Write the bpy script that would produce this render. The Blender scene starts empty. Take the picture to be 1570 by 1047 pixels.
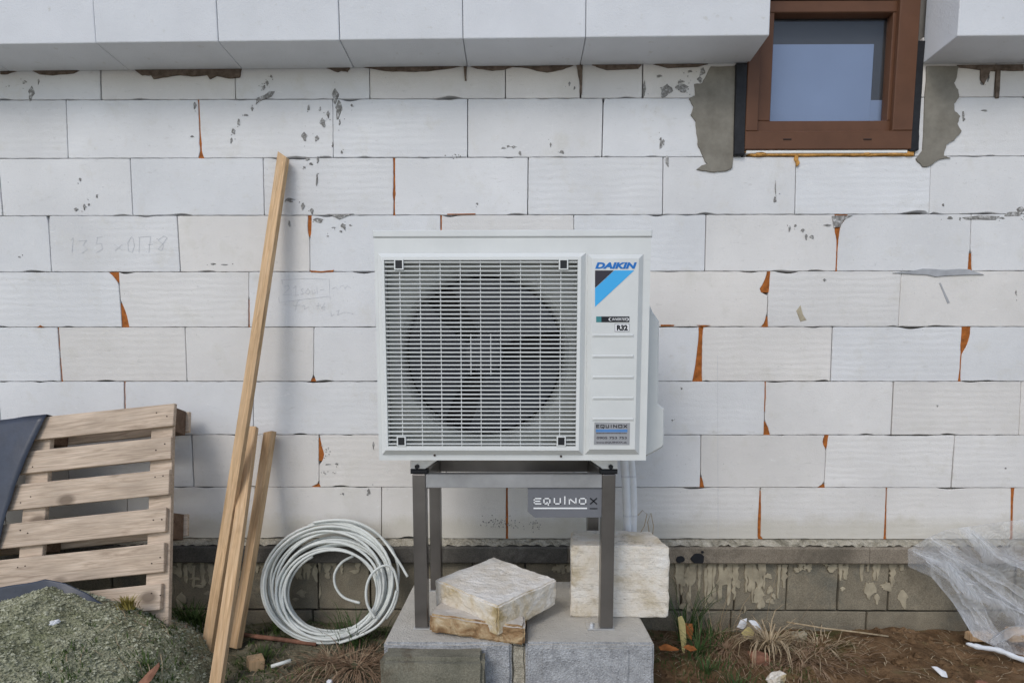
import bpy, bmesh, math, random
from mathutils import Vector, Matrix, noise

sc = bpy.context.scene
col = sc.collection
rnd = random.Random(7)

# ------------------------------------------------------------------ camera
FPX, XP, YP = 855.0, 785.0, 676.0            # focal length and principal point, in photo pixels (1570 wide)
CAM = Vector((0.01274, -2.61755, 0.72774)); PITCH, YAW = 0.09792, -0.0062
cam_d = bpy.data.cameras.new('camera'); cam = bpy.data.objects.new('camera', cam_d); col.objects.link(cam)
cam.location = CAM; cam.rotation_euler = (math.pi/2 - PITCH, 0, -YAW)
cam_d.sensor_fit = 'HORIZONTAL'; cam_d.sensor_width = 36; cam_d.lens = FPX/1570*36
cam_d.shift_y = (YP-523.5)/1570; cam_d.clip_start = 0.05; cam_d.clip_end = 1000
sc.camera = cam
# ------------------------------------------------------------------ sky, sun, exposure
SUN_EL, SUN_AZ = math.radians(42), math.radians(208)   # azimuth from +Y (north) clockwise; behind the camera
w = bpy.data.worlds.new('World'); sc.world = w; w.use_nodes = True
nt = w.node_tree; nt.nodes.clear()
out = nt.nodes.new('ShaderNodeOutputWorld'); bg = nt.nodes.new('ShaderNodeBackground'); bg.inputs['Strength'].default_value = 0.15
sky = nt.nodes.new('ShaderNodeTexSky'); sky.sky_type = 'NISHITA'; sky.sun_disc = False
sky.sun_elevation = SUN_EL; sky.sun_rotation = SUN_AZ; sky.air_density = 1.0; sky.dust_density = 1.0; sky.ozone_density = 1.0
hs = nt.nodes.new('ShaderNodeHueSaturation'); hs.inputs['Saturation'].default_value = 0.78
nt.links.new(sky.outputs[0], hs.inputs['Color']); nt.links.new(hs.outputs[0], bg.inputs['Color']); nt.links.new(bg.outputs[0], out.inputs['Surface'])
sun_d = bpy.data.lights.new('sun', 'SUN'); sun = bpy.data.objects.new('sun', sun_d); col.objects.link(sun)
sun_d.energy = 1.1; sun_d.angle = math.radians(22); sun_d.color = (1.0, 0.95, 0.88)
sdir = Vector((math.sin(SUN_AZ)*math.cos(SUN_EL), math.cos(SUN_AZ)*math.cos(SUN_EL), math.sin(SUN_EL)))
sun.rotation_euler = sdir.to_track_quat('Z', 'Y').to_euler(); sun.location = (0, -4, 6)
sc.view_settings.view_transform = 'Standard'; sc.view_settings.look = 'None'; sc.view_settings.gamma = 1
sc.view_settings.use_curve_mapping = False; sc.view_settings.exposure = 0.11

# ------------------------------------------------------------------ pixel -> place
CP, SP = math.cos(PITCH), math.sin(PITCH)
FW = Vector((math.sin(YAW)*CP, math.cos(YAW)*CP, -SP)); RT = Vector((math.cos(YAW), -math.sin(YAW), 0)); UPV = RT.cross(FW)
def ray(x, y): return FW + RT*((x-XP)/FPX) + UPV*((YP-y)/FPX)
def at(x, y, Y=0.0):
    d = ray(x, y); return CAM + d*((Y-CAM.y)/d.y)
def atz(x, y, Z):
    d = ray(x, y); return CAM + d*((Z-CAM.z)/d.z)
K = 400/1569.0
CROP = {1:(0,0),2:(390,0),3:(780,0),4:(1170,0),5:(0,260),6:(390,260),7:(780,260),8:(1170,260),
        11:(0,520),12:(390,520),13:(780,520),14:(1170,520),15:(0,780),16:(390,780),17:(780,780),18:(1170,780)}
def cr(i, pts): return [(CROP[i][0]+x*K, CROP[i][1]+y*K) for x, y in pts]

# ------------------------------------------------------------------ mesh helpers
def wl(o):
    v = Vector((0,0,0))
    while o is not None: v = v + o.location; o = o.parent
    return v
class MB:
    def __init__(s): s.v = []; s.f = []
    def add(s, vs, fs):
        b = len(s.v); s.v += [Vector(p) for p in vs]; s.f += [tuple(b+i for i in f) for f in fs]; return s
    def hexa(s, p):     # p: 4 bottom ccw, 4 top
        return s.add(p, [(3,2,1,0),(4,5,6,7),(0,1,5,4),(1,2,6,5),(2,3,7,6),(3,0,4,7)])
    def box(s, a, b):
        x0,y0,z0 = a; x1,y1,z1 = b
        return s.hexa([(x0,y0,z0),(x1,y0,z0),(x1,y1,z0),(x0,y1,z0),(x0,y0,z1),(x1,y0,z1),(x1,y1,z1),(x0,y1,z1)])
    def bbox(s, a, b, c=0.003):     # box with chamfered front (low-y) rim and chamfered vertical edges
        x0,y0,z0 = a; x1,y1,z1 = b
        r0 = [(x0,y1,z0),(x1,y1,z0),(x1,y1,z1),(x0,y1,z1)]
        r1 = [(x0,y0+c,z0),(x1,y0+c,z0),(x1,y0+c,z1),(x0,y0+c,z1)]
        r2 = [(x0+c,y0,z0+c),(x1-c,y0,z0+c),(x1-c,y0,z1-c),(x0+c,y0,z1-c)]
        b_ = len(s.v); s.v += [Vector(p) for p in r0+r1+r2]
        q = lambda *i: s.f.append(tuple(b_+k for k in i))
        q(3,2,1,0); q(8,9,10,11)
        for o in (0,4):
            for k in range(4): q(o+k, o+(k+1)%4, o+4+(k+1)%4, o+4+k)
        return s
    def prism(s, poly, y0, y1, c=0.0):   # poly of world (x,z) ; front at y0 ; optional chamfer
        n = len(poly); area = sum(poly[i][0]*poly[(i+1)%n][1]-poly[(i+1)%n][0]*poly[i][1] for i in range(n))
        if area < 0: poly = poly[::-1]
        b = len(s.v)
        if c > 0:
            ins = []
            for i in range(n):
                p0 = Vector(poly[i-1]); p1 = Vector(poly[i]); p2 = Vector(poly[(i+1)%n])
                d1 = (p1-p0); d2 = (p2-p1); n1 = Vector((-d1.y,d1.x)); n2 = Vector((-d2.y,d2.x))
                if n1.length > 1e-9: n1.normalize()
                if n2.length > 1e-9: n2.normalize()
                m = n1+n2
                if m.length > 1e-6: m.normalize()
                ins.append(p1+m*c)
            s.v += [Vector((p[0],y1,p[1])) for p in poly]+[Vector((p[0],y0+c,p[1])) for p in poly]+[Vector((p[0],y0,p[1])) for p in ins]
            rings = 3
        else:
            s.v += [Vector((p[0],y1,p[1])) for p in poly]+[Vector((p[0],y0,p[1])) for p in poly]; rings = 2
        for r in range(rings-1):
            for k in range(n): s.f.append((b+r*n+k, b+r*n+(k+1)%n, b+(r+1)*n+(k+1)%n, b+(r+1)*n+k))
        s.f.append(tuple(b+(rings-1)*n+k for k in range(n)))
        return s
    def tube(s, pts, r, n=8, cap=True):
        pts = [Vector(p) for p in pts]; m = len(pts); b = len(s.v); up = None
        for i in range(m):
            t = (pts[min(i+1,m-1)]-pts[max(i-1,0)]).normalized()
            if up is None:
                up = Vector((0,0,1)) if abs(t.z) < .9 else Vector((0,1,0))
            a = (up - t*up.dot(t)).normalized(); up = a; c = t.cross(a)
            rr = r[i] if isinstance(r, (list,tuple)) else r
            for k in range(n):
                g = 2*math.pi*k/n; s.v.append(pts[i]+a*(math.cos(g)*rr)+c*(math.sin(g)*rr))
        for i in range(m-1):
            for k in range(n): s.f.append((b+i*n+k, b+i*n+(k+1)%n, b+(i+1)*n+(k+1)%n, b+(i+1)*n+k))
        if cap: s.f.append(tuple(b+k for k in range(n))[::-1]); s.f.append(tuple(b+(m-1)*n+k for k in range(n)))
        return s
    def build(s, name, mat, parent=None, origin=None, local=False, smooth=False, matrix=None):
        me = bpy.data.meshes.new(name); o = bpy.data.objects.new(name, me); col.objects.link(o)
        off = Vector((0,0,0))
        if parent is not None:
            o.parent = parent
            if not local: off = wl(parent)
        elif origin is not None:
            off = Vector(origin); o.location = off
        me.from_pydata([tuple(p-off) for p in s.v], [], s.f); me.materials.append(mat)
        if smooth: me.polygons.foreach_set('use_smooth', [True]*len(me.polygons))
        if matrix is not None: o.matrix_world = matrix
        me.update(); return o
def tag(o, label=None, cat=None, group=None, kind=None):
    if label: o['label'] = label
    if cat: o['category'] = cat
    if group: o['group'] = group
    if kind: o['kind'] = kind
    return o
def empty(name, loc=(0,0,0)):
    o = bpy.data.objects.new(name, None); col.objects.link(o); o.location = loc; o.empty_display_size = .1; return o
def fixn(o):
    bm = bmesh.new(); bm.from_mesh(o.data); bmesh.ops.recalc_face_normals(bm, faces=bm.faces); bm.to_mesh(o.data); bm.free(); return o
def bevel(o, wd, seg=2):
    bm = bmesh.new(); bm.from_mesh(o.data); bmesh.ops.recalc_face_normals(bm, faces=bm.faces)
    bmesh.ops.bevel(bm, geom=bm.edges[:], offset=wd, segments=seg, affect='EDGES', profile=.5)
    bm.to_mesh(o.data); bm.free(); return o

# ------------------------------------------------------------------ materials
class NB:
    def __init__(s, name, rough=.6, spec=.3, metal=0.0):
        s.m = bpy.data.materials.new(name); s.m.use_nodes = True; s.t = s.m.node_tree; s.t.nodes.clear()
        s.o = s.n('ShaderNodeOutputMaterial'); s.b = s.n('ShaderNodeBsdfPrincipled'); s.l(s.b.outputs[0], s.o.inputs['Surface'])
        s.b.inputs['Roughness'].default_value = rough; s.b.inputs['Specular IOR Level'].default_value = spec; s.b.inputs['Metallic'].default_value = metal
        s.bump_in = None
    def n(s, t): return s.t.nodes.new(t)
    def l(s, a, b): s.t.links.new(a, b)
    def pos(s, kind='world', scale=(1,1,1)):
        if kind == 'world': src = s.n('ShaderNodeNewGeometry').outputs['Position']
        else: src = s.n('ShaderNodeTexCoord').outputs['Object']
        mp = s.n('ShaderNodeMapping'); mp.inputs['Scale'].default_value = scale; s.l(src, mp.inputs['Vector']); return mp.outputs[0]
    def noise(s, vec, scale, detail=4, rough=.55, dist=0.0):
        n = s.n('ShaderNodeTexNoise'); n.inputs['Scale'].default_value = scale; n.inputs['Detail'].default_value = detail
        n.inputs['Roughness'].default_value = rough; n.inputs['Distortion'].default_value = dist; s.l(vec, n.inputs['Vector']); return n.outputs['Fac']
    def vor(s, vec, scale, out='Distance', feat='F1'):
        n = s.n('ShaderNodeTexVoronoi'); n.inputs['Scale'].default_value = scale; n.feature = feat; s.l(vec, n.inputs['Vector']); return n.outputs[out]
    def ramp(s, fac, stops):
        r = s.n('ShaderNodeValToRGB'); e = r.color_ramp.elements
        while len(e) < len(stops): e.new(.5)
        for k, (p, c) in enumerate(stops):
            e[k].position = p; e[k].color = (c if isinstance(c, tuple) else (c,c,c))+((1,) if not isinstance(c, tuple) or len(c) == 3 else ())
        s.l(fac, r.inputs[0]); return r.outputs[0]
    def mix(s, fac, a, b, mode='MIX'):
        m = s.n('ShaderNodeMix'); m.data_type = 'RGBA'; m.blend_type = mode; m.clamp_factor = True
        for sock, v in ((m.inputs[0], fac), (m.inputs[6], a), (m.inputs[7], b)):
            if hasattr(v, 'is_linked') or isinstance(v, bpy.types.NodeSocket): s.l(v, sock)
            elif isinstance(v, tuple): sock.default_value = v+(1,) if len(v) == 3 else v
            else: sock.default_value = v
        return m.outputs[2]
    def math(s, op, a, b=0.5):
        m = s.n('ShaderNodeMath'); m.operation = op
        for k, v in ((0,a),(1,b)):
            if isinstance(v, bpy.types.NodeSocket): s.l(v, m.inputs[k])
            else: m.inputs[k].default_value = v
        return m.outputs[0]
    def color(s, c):
        if isinstance(c, tuple): s.b.inputs['Base Color'].default_value = c+(1,)
        else: s.l(c, s.b.inputs['Base Color'])
        return s
    def rough(s, r): s.l(r, s.b.inputs['Roughness']); return s
    def bump(s, h, strength=.3, dist=.002):
        b = s.n('ShaderNodeBump'); b.inputs['Strength'].default_value = strength; b.inputs['Distance'].default_value = dist
        s.l(h, b.inputs['Height'])
        if s.bump_in is not None: s.l(s.bump_in, b.inputs['Normal'])
        s.bump_in = b.outputs[0]; s.l(b.outputs[0], s.b.inputs['Normal']); return s
    def rand(s): return s.n('ShaderNodeObjectInfo').outputs['Random']

def mat_aac():
    b = NB('aerated_concrete', .92, .15); p = b.pos(); r = b.rand()
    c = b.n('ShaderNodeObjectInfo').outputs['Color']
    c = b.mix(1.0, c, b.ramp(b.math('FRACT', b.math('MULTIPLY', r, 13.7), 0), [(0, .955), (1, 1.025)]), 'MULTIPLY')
    n1 = b.noise(p, 2.2, 5)
    c = b.mix(1.0, c, b.ramp(n1, [(.25, .86), (.7, 1.03)]), 'MULTIPLY')
    n2 = b.noise(p, 7, 6, .68)
    c = b.mix(b.ramp(n2, [(.54, 0.0), (.74, .5)]), c, (.56,.54,.48))
    scf = b.noise(b.pos('world', (2.2,1,7)), 9, 6, .75, .8); c = b.mix(b.ramp(scf, [(.60, 0.0), (.70, .42)]), c, (.42,.41,.39)); c = b.mix(b.ramp(scf, [(.30, .5), (.40, 0.0)]), c, (.80,.80,.80))
    sx = b.n('ShaderNodeSeparateXYZ'); b.l(p, sx.inputs[0])       # splash dirt low on the wall
    lowz = b.math('ADD', sx.outputs[2], b.math('MULTIPLY', n2, -.13))
    c = b.mix(b.ramp(lowz, [(.0, .45), (.06, .0)]), c, (.47,.43,.33))
    sp = b.ramp(b.noise(p, 95, 2, .5), [(.69, 0.0), (.74, .5)]); zone = b.ramp(n1, [(.46, .2), (.60, .9)])
    c = b.mix(b.math('MULTIPLY', sp, zone), c, (.26,.25,.24))
    b.color(c)
    wv = b.n('ShaderNodeTexWave'); wv.wave_type = 'BANDS'; wv.bands_direction = 'Z'; wv.inputs['Scale'].default_value = 10.5
    wv.inputs['Distortion'].default_value = 5.0; wv.inputs['Detail'].default_value = 3; wv.inputs['Detail Scale'].default_value = 1.6
    mp = b.pos('world', (.35,1,1)); ad = b.n('ShaderNodeVectorMath'); ad.operation = 'ADD'; cb = b.n('ShaderNodeCombineXYZ')
    b.l(b.math('MULTIPLY', r, 9.0), cb.inputs[2]); b.l(mp, ad.inputs[0]); b.l(cb.outputs[0], ad.inputs[1]); b.l(ad.outputs[0], wv.inputs['Vector'])
    amt = b.math('MULTIPLY', b.ramp(b.math('FRACT', b.math('MULTIPLY', r, 7.31), 0), [(.4, .02), (.85, 1.0)]), b.ramp(n1, [(.35, .2), (.6, 1.0)]))
    h = b.math('MULTIPLY', b.math('MULTIPLY', wv.outputs['Fac'], amt), .0007)
    h = b.math('ADD', h, b.math('MULTIPLY', b.noise(p, 190, 3, .65), .0013)); h = b.math('ADD', h, b.math('MULTIPLY', n2, .0035))
    b.bump(h, 1.0, 1.0); return b.m
def mat_chunk():
    b = NB('aerated_concrete_offcut', .95, .1); p = b.pos()
    n1 = b.noise(p, 10, 6, .65, .4)
    c = b.ramp(n1, [(.36, (.78,.74,.68)), (.50, (.70,.62,.50)), (.62, (.52,.41,.24)), (.74, (.34,.26,.12))])
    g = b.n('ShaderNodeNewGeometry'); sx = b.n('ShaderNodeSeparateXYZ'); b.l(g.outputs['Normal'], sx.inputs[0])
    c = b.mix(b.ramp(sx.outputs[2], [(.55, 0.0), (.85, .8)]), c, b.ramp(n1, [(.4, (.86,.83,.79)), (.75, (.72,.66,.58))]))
    n2 = b.noise(p, 55, 5, .7); c = b.mix(b.ramp(n2, [(.63, 0.0), (.72, .75)]), c, (.22,.19,.14))
    b.color(c); h = b.math('MULTIPLY', b.noise(p, 150, 4, .7), .0035); h = b.math('ADD', h, b.math('MULTIPLY', n2, .008)); b.bump(h, 1.0, 1.0); return b.m
def mat_chunk_pale():
    b = NB('pale_offcut', .95, .1); p = b.pos()
    n1 = b.noise(p, 9, 6, .65, .4)
    c = b.ramp(n1, [(.32, (.82,.795,.75)), (.52, (.74,.68,.59)), (.66, (.58,.50,.37)), (.78, (.40,.33,.22))])
    mp = b.pos('world', (1.2,3,16)); cr_ = b.noise(mp, 2.2, 6, .6, 1.2)
    c = b.mix(b.ramp(cr_, [(.49, 0.0), (.5, .6), (.51, 0.0)]), c, (.16,.13,.10))
    n2 = b.noise(p, 60, 5, .7); c = b.mix(b.ramp(n2, [(.63, 0.0), (.72, .7)]), c, (.24,.21,.17))
    b.color(c); h = b.math('MULTIPLY', b.noise(p, 150, 4, .7), .003); h = b.math('ADD', h, b.math('MULTIPLY', cr_, .0025)); h = b.math('ADD', h, b.math('MULTIPLY', n2, .006)); b.bump(h, 1.0, 1.0); return b.m
def mat_chunk_brown():
    b = NB('stained_offcut', .95, .1); p = b.pos()
    n1 = b.noise(p, 17, 6, .68, .5)
    c = b.ramp(n1, [(.3, (.13,.075,.04)), (.45, (.30,.19,.10)), (.58, (.48,.36,.22)), (.72, (.66,.57,.43))])
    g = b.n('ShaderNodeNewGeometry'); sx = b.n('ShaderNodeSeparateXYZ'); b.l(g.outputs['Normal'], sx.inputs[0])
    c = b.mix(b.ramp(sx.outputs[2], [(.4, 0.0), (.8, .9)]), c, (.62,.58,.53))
    b.color(c); b.bump(b.math('ADD', b.math('MULTIPLY', b.noise(p, 120, 4, .7), .004), b.math('MULTIPLY', n1, .01)), 1.0, 1.0); return b.m
def mat_eps():
    b = NB('insulation_foam', .85, .2); p = b.pos()
    c = b.mix(b.rand(), (.67,.685,.715), (.65,.665,.69))
    c = b.mix(1.0, c, b.ramp(b.noise(p, 5, 5), [(.3, .92), (.7, 1.0)]), 'MULTIPLY')
    c = b.mix(b.ramp(b.noise(p, 26, 3, .6), [(.64, 0.0), (.74, .45)]), c, (.47,.46,.42))
    b.color(c); b.bump(b.vor(p, 190), .35, .002); b.bump(b.noise(p, 14, 4, .6), .3, .006); return b.m
def mat_simple(name, c, rough=.6, spec=.3, metal=0.0, var=.12, sc_=14, bmp=.12, bs=120, bd=.0015, kind='world'):
    b = NB(name, rough, spec, metal); p = b.pos(kind)
    lo = tuple(x*(1-var) for x in c); hi = tuple(min(1, x*(1+var)) for x in c)
    b.color(b.ramp(b.noise(p, sc_, 5, .6), [(.3, lo), (.7, hi)]))
    if bmp: b.bump(b.noise(p, bs, 4, .6), bmp, bd)
    return b.m
def mat_concrete(name, dark, light, sc_=7, stain=None, grain=.35, tint=None):
    b = NB(name, .93, .15); p = b.pos()
    c = b.ramp(b.noise(p, sc_, 6, .65), [(.3, dark), (.7, light)])
    if stain: c = b.mix(b.ramp(b.noise(p, sc_*.6, 5, .7, .6), [(.52, 0.0), (.66, .85)]), c, stain)
    if grain > .1: c = b.mix(1.0, c, b.ramp(b.noise(p, 240, 2), [(.3, .70), (.7, 1.2)]), 'MULTIPLY')
    if tint:
        g = b.n('ShaderNodeNewGeometry'); sx = b.n('ShaderNodeSeparateXYZ'); b.l(g.outputs['Normal'], sx.inputs[0])
        c = b.mix(b.ramp(sx.outputs[2], [(.6, 0.0), (.9, .85)]), c, b.ramp(b.noise(p, 6, 5, .65), [(.3, tint), (.7, tuple(x*1.25 for x in tint))]))
    b.color(c); b.bump(b.vor(p, 170), grain, .003); b.bump(b.noise(p, 30, 5, .65), grain, .005); return b.m
def mat_wood(name, c0, c1, c2, knots=True):
    b = NB(name, .75, .2); p = b.pos('object', (9,9,.9)); r = b.rand()
    ad = b.n('ShaderNodeVectorMath'); ad.operation = 'ADD'; cb = b.n('ShaderNodeCombineXYZ'); b.l(b.math('MULTIPLY', r, 31.0), cb.inputs[0]); b.l(b.math('MULTIPLY', r, 17.0), cb.inputs[2])
    b.l(p, ad.inputs[0]); b.l(cb.outputs[0], ad.inputs[1]); v = ad.outputs[0]
    g = b.noise(v, 4.5, 6, .62, 1.4)
    c = b.ramp(g, [(.25, tuple(x*.8 for x in c0)), (.5, c1), (.75, c2)]); fg = b.noise(b.pos('object', (70,70,2.2)), 3, 4, .6); c = b.mix(1.0, c, b.ramp(fg, [(.35, .78), (.6, 1.05)]), 'MULTIPLY')
    big = b.noise(b.pos('object', (3,3,1.2)), 3.0, 4); c = b.mix(b.ramp(big, [(.42, 0.0), (.72, .6)]), c, tuple(x*.55 for x in c1))
    if knots:
        kv = b.n('ShaderNodeVectorMath'); kv.operation = 'ADD'; b.l(b.pos('object', (5,5,3.4)), kv.inputs[0]); b.l(cb.outputs[0], kv.inputs[1])
        c = b.mix(b.ramp(b.vor(kv.outputs[0], 1.0), [(.08, .85), (.16, 0.0)]), c, tuple(x*.42 for x in c0))
    b.color(c); b.bump(g, .3, .002); b.bump(b.noise(b.pos('object', (60,60,6)), 8, 3), .2, .001); return b.m
def mat_glass_dark(name, c, rough=.06):
    b = NB(name, rough, .5); b.color(c); return b.m
def mat_plastic_sheet():
    b = NB('clear_plastic', .3, .5); p = b.pos()
    b.b.inputs['Base Color'].default_value = (.93,.95,.98,1)
    tr = b.n('ShaderNodeBsdfTransparent'); tl = b.n('ShaderNodeBsdfTranslucent'); tl.inputs['Color'].default_value = (.85,.88,.93,1)
    m0 = b.n('ShaderNodeMixShader'); m0.inputs[0].default_value = .35; b.l(b.b.outputs[0], m0.inputs[1]); b.l(tl.outputs[0], m0.inputs[2])
    m = b.n('ShaderNodeMixShader'); lw = b.n('ShaderNodeLayerWeight'); lw.inputs['Blend'].default_value = .35
    f = b.ramp(lw.outputs['Facing'], [(.05, .19), (.42, .50), (.8, .95)])
    b.l(f, m.inputs[0]); b.l(tr.outputs[0], m.inputs[1]); b.l(m0.outputs[0], m.inputs[2]); b.l(m.outputs[0], b.o.inputs['Surface'])
    b.b.inputs['Roughness'].default_value = .16; e_ = b.n('ShaderNodeTexVoronoi'); e_.feature = 'DISTANCE_TO_EDGE'; e_.inputs['Scale'].default_value = 13; wv_ = b.n('ShaderNodeVectorMath'); wv_.operation = 'ADD'; nz = b.n('ShaderNodeTexNoise'); nz.inputs['Scale'].default_value = 6; b.l(p, nz.inputs['Vector']); b.l(b.pos('world', (1,1,1.6)), wv_.inputs[0]); b.l(nz.outputs['Color'], wv_.inputs[1]); b.l(wv_.outputs[0], e_.inputs['Vector']); b.bump(b.ramp(e_.outputs['Distance'], [(.0, 0.0), (.35, 1.0)]), .55, .012); return b.m
def mat_ground():
    b = NB('earth', .96, .1); p = b.pos()
    soil = b.ramp(b.noise(p, 11, 7, .7), [(.3, (.07,.042,.022)), (.52, (.17,.104,.056)), (.75, (.29,.19,.112))])
    grey = b.ramp(b.noise(p, 16, 7, .7), [(.3, (.08,.072,.048)), (.55, (.17,.155,.105)), (.75, (.28,.255,.185))])
    sx = b.n('ShaderNodeSeparateXYZ'); b.l(b.pos(), sx.inputs[0])
    side = b.math('ADD', sx.outputs[0], b.math('MULTIPLY', b.noise(p, 4, 4), .9))
    c = b.mix(b.ramp(b.math('MULTIPLY', b.math('ADD', side, .1), .8), [(.1, 0.0), (.75, 1.0)]), grey, soil)
    c = b.mix(b.ramp(b.noise(p, 5.5, 5, .7), [(.52, 0.0), (.64, .7)]), c, b.ramp(b.noise(p, 60, 4, .7), [(.3, (.035,.05,.015)), (.7, (.085,.10,.035))]))
    bounce_ground = b.math('ADD', b.math('MULTIPLY', sx.outputs[1], -1.0), b.math('MULTIPLY', b.noise(p, 1.3, 4), .5))  # added pale ground out of view, there to bounce light onto the wall
    c = b.mix(b.ramp(b.math('MULTIPLY', bounce_ground, .5), [(.62, 0.0), (.80, 1.0)]), c, b.ramp(b.noise(p, 30, 6, .7), [(.3, (.40,.37,.31)), (.7, (.58,.545,.47))]))
    b.color(c); b.bump(b.noise(p, 45, 6, .7), .7, .02); b.bump(b.vor(p, 130), .4, .006); return b.m
def mat_gravel():
    b = NB('gravel', .95, .12); p = b.pos()
    c = b.ramp(b.noise(p, 70, 5, .75), [(.28, (.15,.15,.09)), (.5, (.34,.335,.225)), (.75, (.52,.505,.38))])
    c = b.mix(b.ramp(b.noise(p, 7, 5, .7), [(.46, 0.0), (.66, .6)]), c, (.155,.17,.075))
    c = b.mix(b.ramp(b.noise(p, 24, 5, .75), [(.36, .6), (.46, 0.0)]), c, (.055,.055,.035)); c = b.mix(b.ramp(b.noise(p, 3.1, 4, .6), [(.55, 0.0), (.7, .55)]), c, (.16,.12,.075))
    b.color(c); b.bump(b.vor(p, 110), .8, .008); b.bump(b.noise(p, 60, 5, .7), .6, .01); return b.m
def mat_pebble():
    b = NB('pebbles', .9, .15); p = b.pos()
    wn = b.n('ShaderNodeTexWhiteNoise'); sn = b.n('ShaderNodeVectorMath'); sn.operation = 'SNAP'; sn.inputs[1].default_value = (.012,.012,.012)
    b.l(p, sn.inputs[0]); b.l(sn.outputs[0], wn.inputs['Vector'])
    b.color(b.ramp(wn.outputs['Value'], [(0, (.15,.155,.095)), (.5, (.31,.31,.215)), (1, (.48,.475,.36))])); return b.m
def mat_blade(name, c0, c1, rough=.7):
    b = NB(name, rough, .25); p = b.pos()
    b.color(b.ramp(b.noise(p, 40, 3), [(.3, c0), (.7, c1)]))
    return b.m

M = {}
M['aac'] = mat_aac(); M['chunk'] = mat_chunk(); M['chunkb'] = mat_chunk_brown(); M['chunkp'] = mat_chunk_pale(); M['eps'] = mat_eps()
M['joint'] = mat_simple('joint_mortar', (.22,.21,.195), .95, .1)
M['mortar'] = mat_concrete('grey_mortar', (.165,.152,.128), (.255,.24,.205), 12, None, .09)
b = NB('dark_mortar', .95, .1); p = b.pos()
b.color(b.ramp(b.noise(p, 75, 5, .7), [(.36, (.15,.145,.14)), (.52, (.26,.255,.245)), (.66, (.58,.58,.58))])); b.bump(b.noise(p, 140, 4, .7), .5, .002); M['mortar_dark'] = b.m
M['adhesive'] = mat_simple('brown_adhesive', (.135,.105,.085), .95, .1, var=.45, sc_=45, bmp=.4)
M['smear'] = mat_simple('pale_smear', (.36,.37,.39), .9, .1, var=.15)
M['foam'] = mat_simple('orange_foam', (.33,.105,.022), .8, .25, var=.4, sc_=45, bmp=.6, bs=90, bd=.004)
M['foam_y'] = mat_simple('yellow_foam', (.52,.27,.075), .8, .25, var=.35, sc_=60, bmp=.6, bs=90, bd=.004)
M['frame'] = mat_simple('brown_window_foil', (.12,.056,.031), .5, .25, var=.12, sc_=9, bmp=.05)
M['gasket'] = mat_simple('dark_gasket', (.035,.018,.013), .6, .3)
M['tape'] = mat_simple('black_tape', (.014,.015,.018), .6, .3, var=.3, sc_=40, bmp=.3, bs=50, bd=.004)
M['blind'] = mat_simple('pale_blue_blind', (.20,.262,.40), .85, .2, var=.05, sc_=3, bmp=0)  # pale reflection in the window, put into a sheet's colour
M['blind_dark'] = mat_simple('grey_blind_box', (.06,.063,.07), .8, .2, var=.06, sc_=3, bmp=0)  # dark part of the same window reflection, as flat colour
M['white'] = mat_simple('white_enamel', (.64,.655,.645), .38, .45, var=.05, sc_=7, bmp=.02, bs=60)
M['white_pl'] = mat_simple('white_plastic', (.68,.695,.685), .42, .4, var=.02, sc_=5, bmp=0)
M['sill'] = mat_simple('white_profile', (.78,.77,.74), .5, .3, var=.08)
M['ring'] = mat_simple('grey_bellmouth', (.34,.355,.345), .35, .5, var=.05, bmp=0)
M['black'] = mat_simple('black_plastic', (.012,.013,.016), .5, .35, var=.2, bmp=0)
M['fan'] = mat_simple('dark_fan', (.045,.05,.065), .35, .5, var=.2, bmp=0)
M['ink_black'] = mat_simple('ink_black', (.012,.013,.017), .5, .3, var=0, bmp=0)
M['ink_blue'] = mat_simple('ink_blue', (.015,.16,.50), .45, .3, var=0, bmp=0)
M['ink_sky'] = mat_simple('ink_light_blue', (.055,.40,.78), .45, .3, var=0, bmp=0)
M['ink_char'] = mat_simple('ink_charcoal', (.035,.032,.042), .45, .3, var=0, bmp=0)
M['ink_white'] = mat_simple('ink_white', (.82,.83,.84), .5, .3, var=0, bmp=0)
M['ink_grey'] = mat_simple('ink_grey', (.30,.30,.32), .5, .3, var=0, bmp=0)
M['silver'] = mat_simple('silver_sticker', (.33,.335,.35), .45, .4, .2, var=.08, bmp=.05)
M['ink_stripe'] = mat_simple('ink_stripe_blue', (.09,.22,.47), .5, .3, var=.1, bmp=0)
M['teal'] = mat_simple('ink_teal', (.05,.22,.24), .5, .3, var=.1, bmp=0)
def mat_steel():
    b = NB('brushed_steel', .30, .5, .9); p = b.pos('world', (1,1,1))
    b.color(b.ramp(b.noise(p, 4, 5), [(.3, (.15,.138,.13)), (.7, (.25,.235,.225))]))
    b.bump(b.noise(b.pos('world', (3,3,180)), 6, 3), .06, .0008); return b.m
M['steel'] = mat_steel()
M['steel_b'] = mat_simple('satin_steel', (.36,.362,.37), .42, .5, .5, var=.25, sc_=5, bmp=.03)  # stand steel again, lighter: reflected sky put into the front beam's colour
M['steel_l'] = mat_simple('satin_plate', (.15,.155,.172), .5, .35, .0, var=.06, sc_=6, bmp=.03)
M['zinc'] = mat_simple('zinc_bracket', (.62,.63,.64), .3, .5, .7, var=.1, bmp=.05)
M['conc'] = mat_concrete('pad_concrete', (.27,.275,.285), (.47,.48,.50), 22, None, .9, (.47,.44,.385))
M['conc_old'] = mat_concrete('old_concrete', (.14,.135,.105), (.24,.225,.175), 8, (.10,.075,.05), .35)
M['cream'] = mat_simple('cream_render', (.365,.32,.235), .92, .12, var=.3, sc_=20, bmp=.3)
M['fill'] = mat_concrete('porous_mortar', (.28,.255,.20), (.56,.52,.43), 40, None, .9)
M['bandD'] = mat_concrete('dark_plinth', (.075,.07,.062), (.125,.115,.10), 6, (.19,.175,.15), .3)
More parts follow.
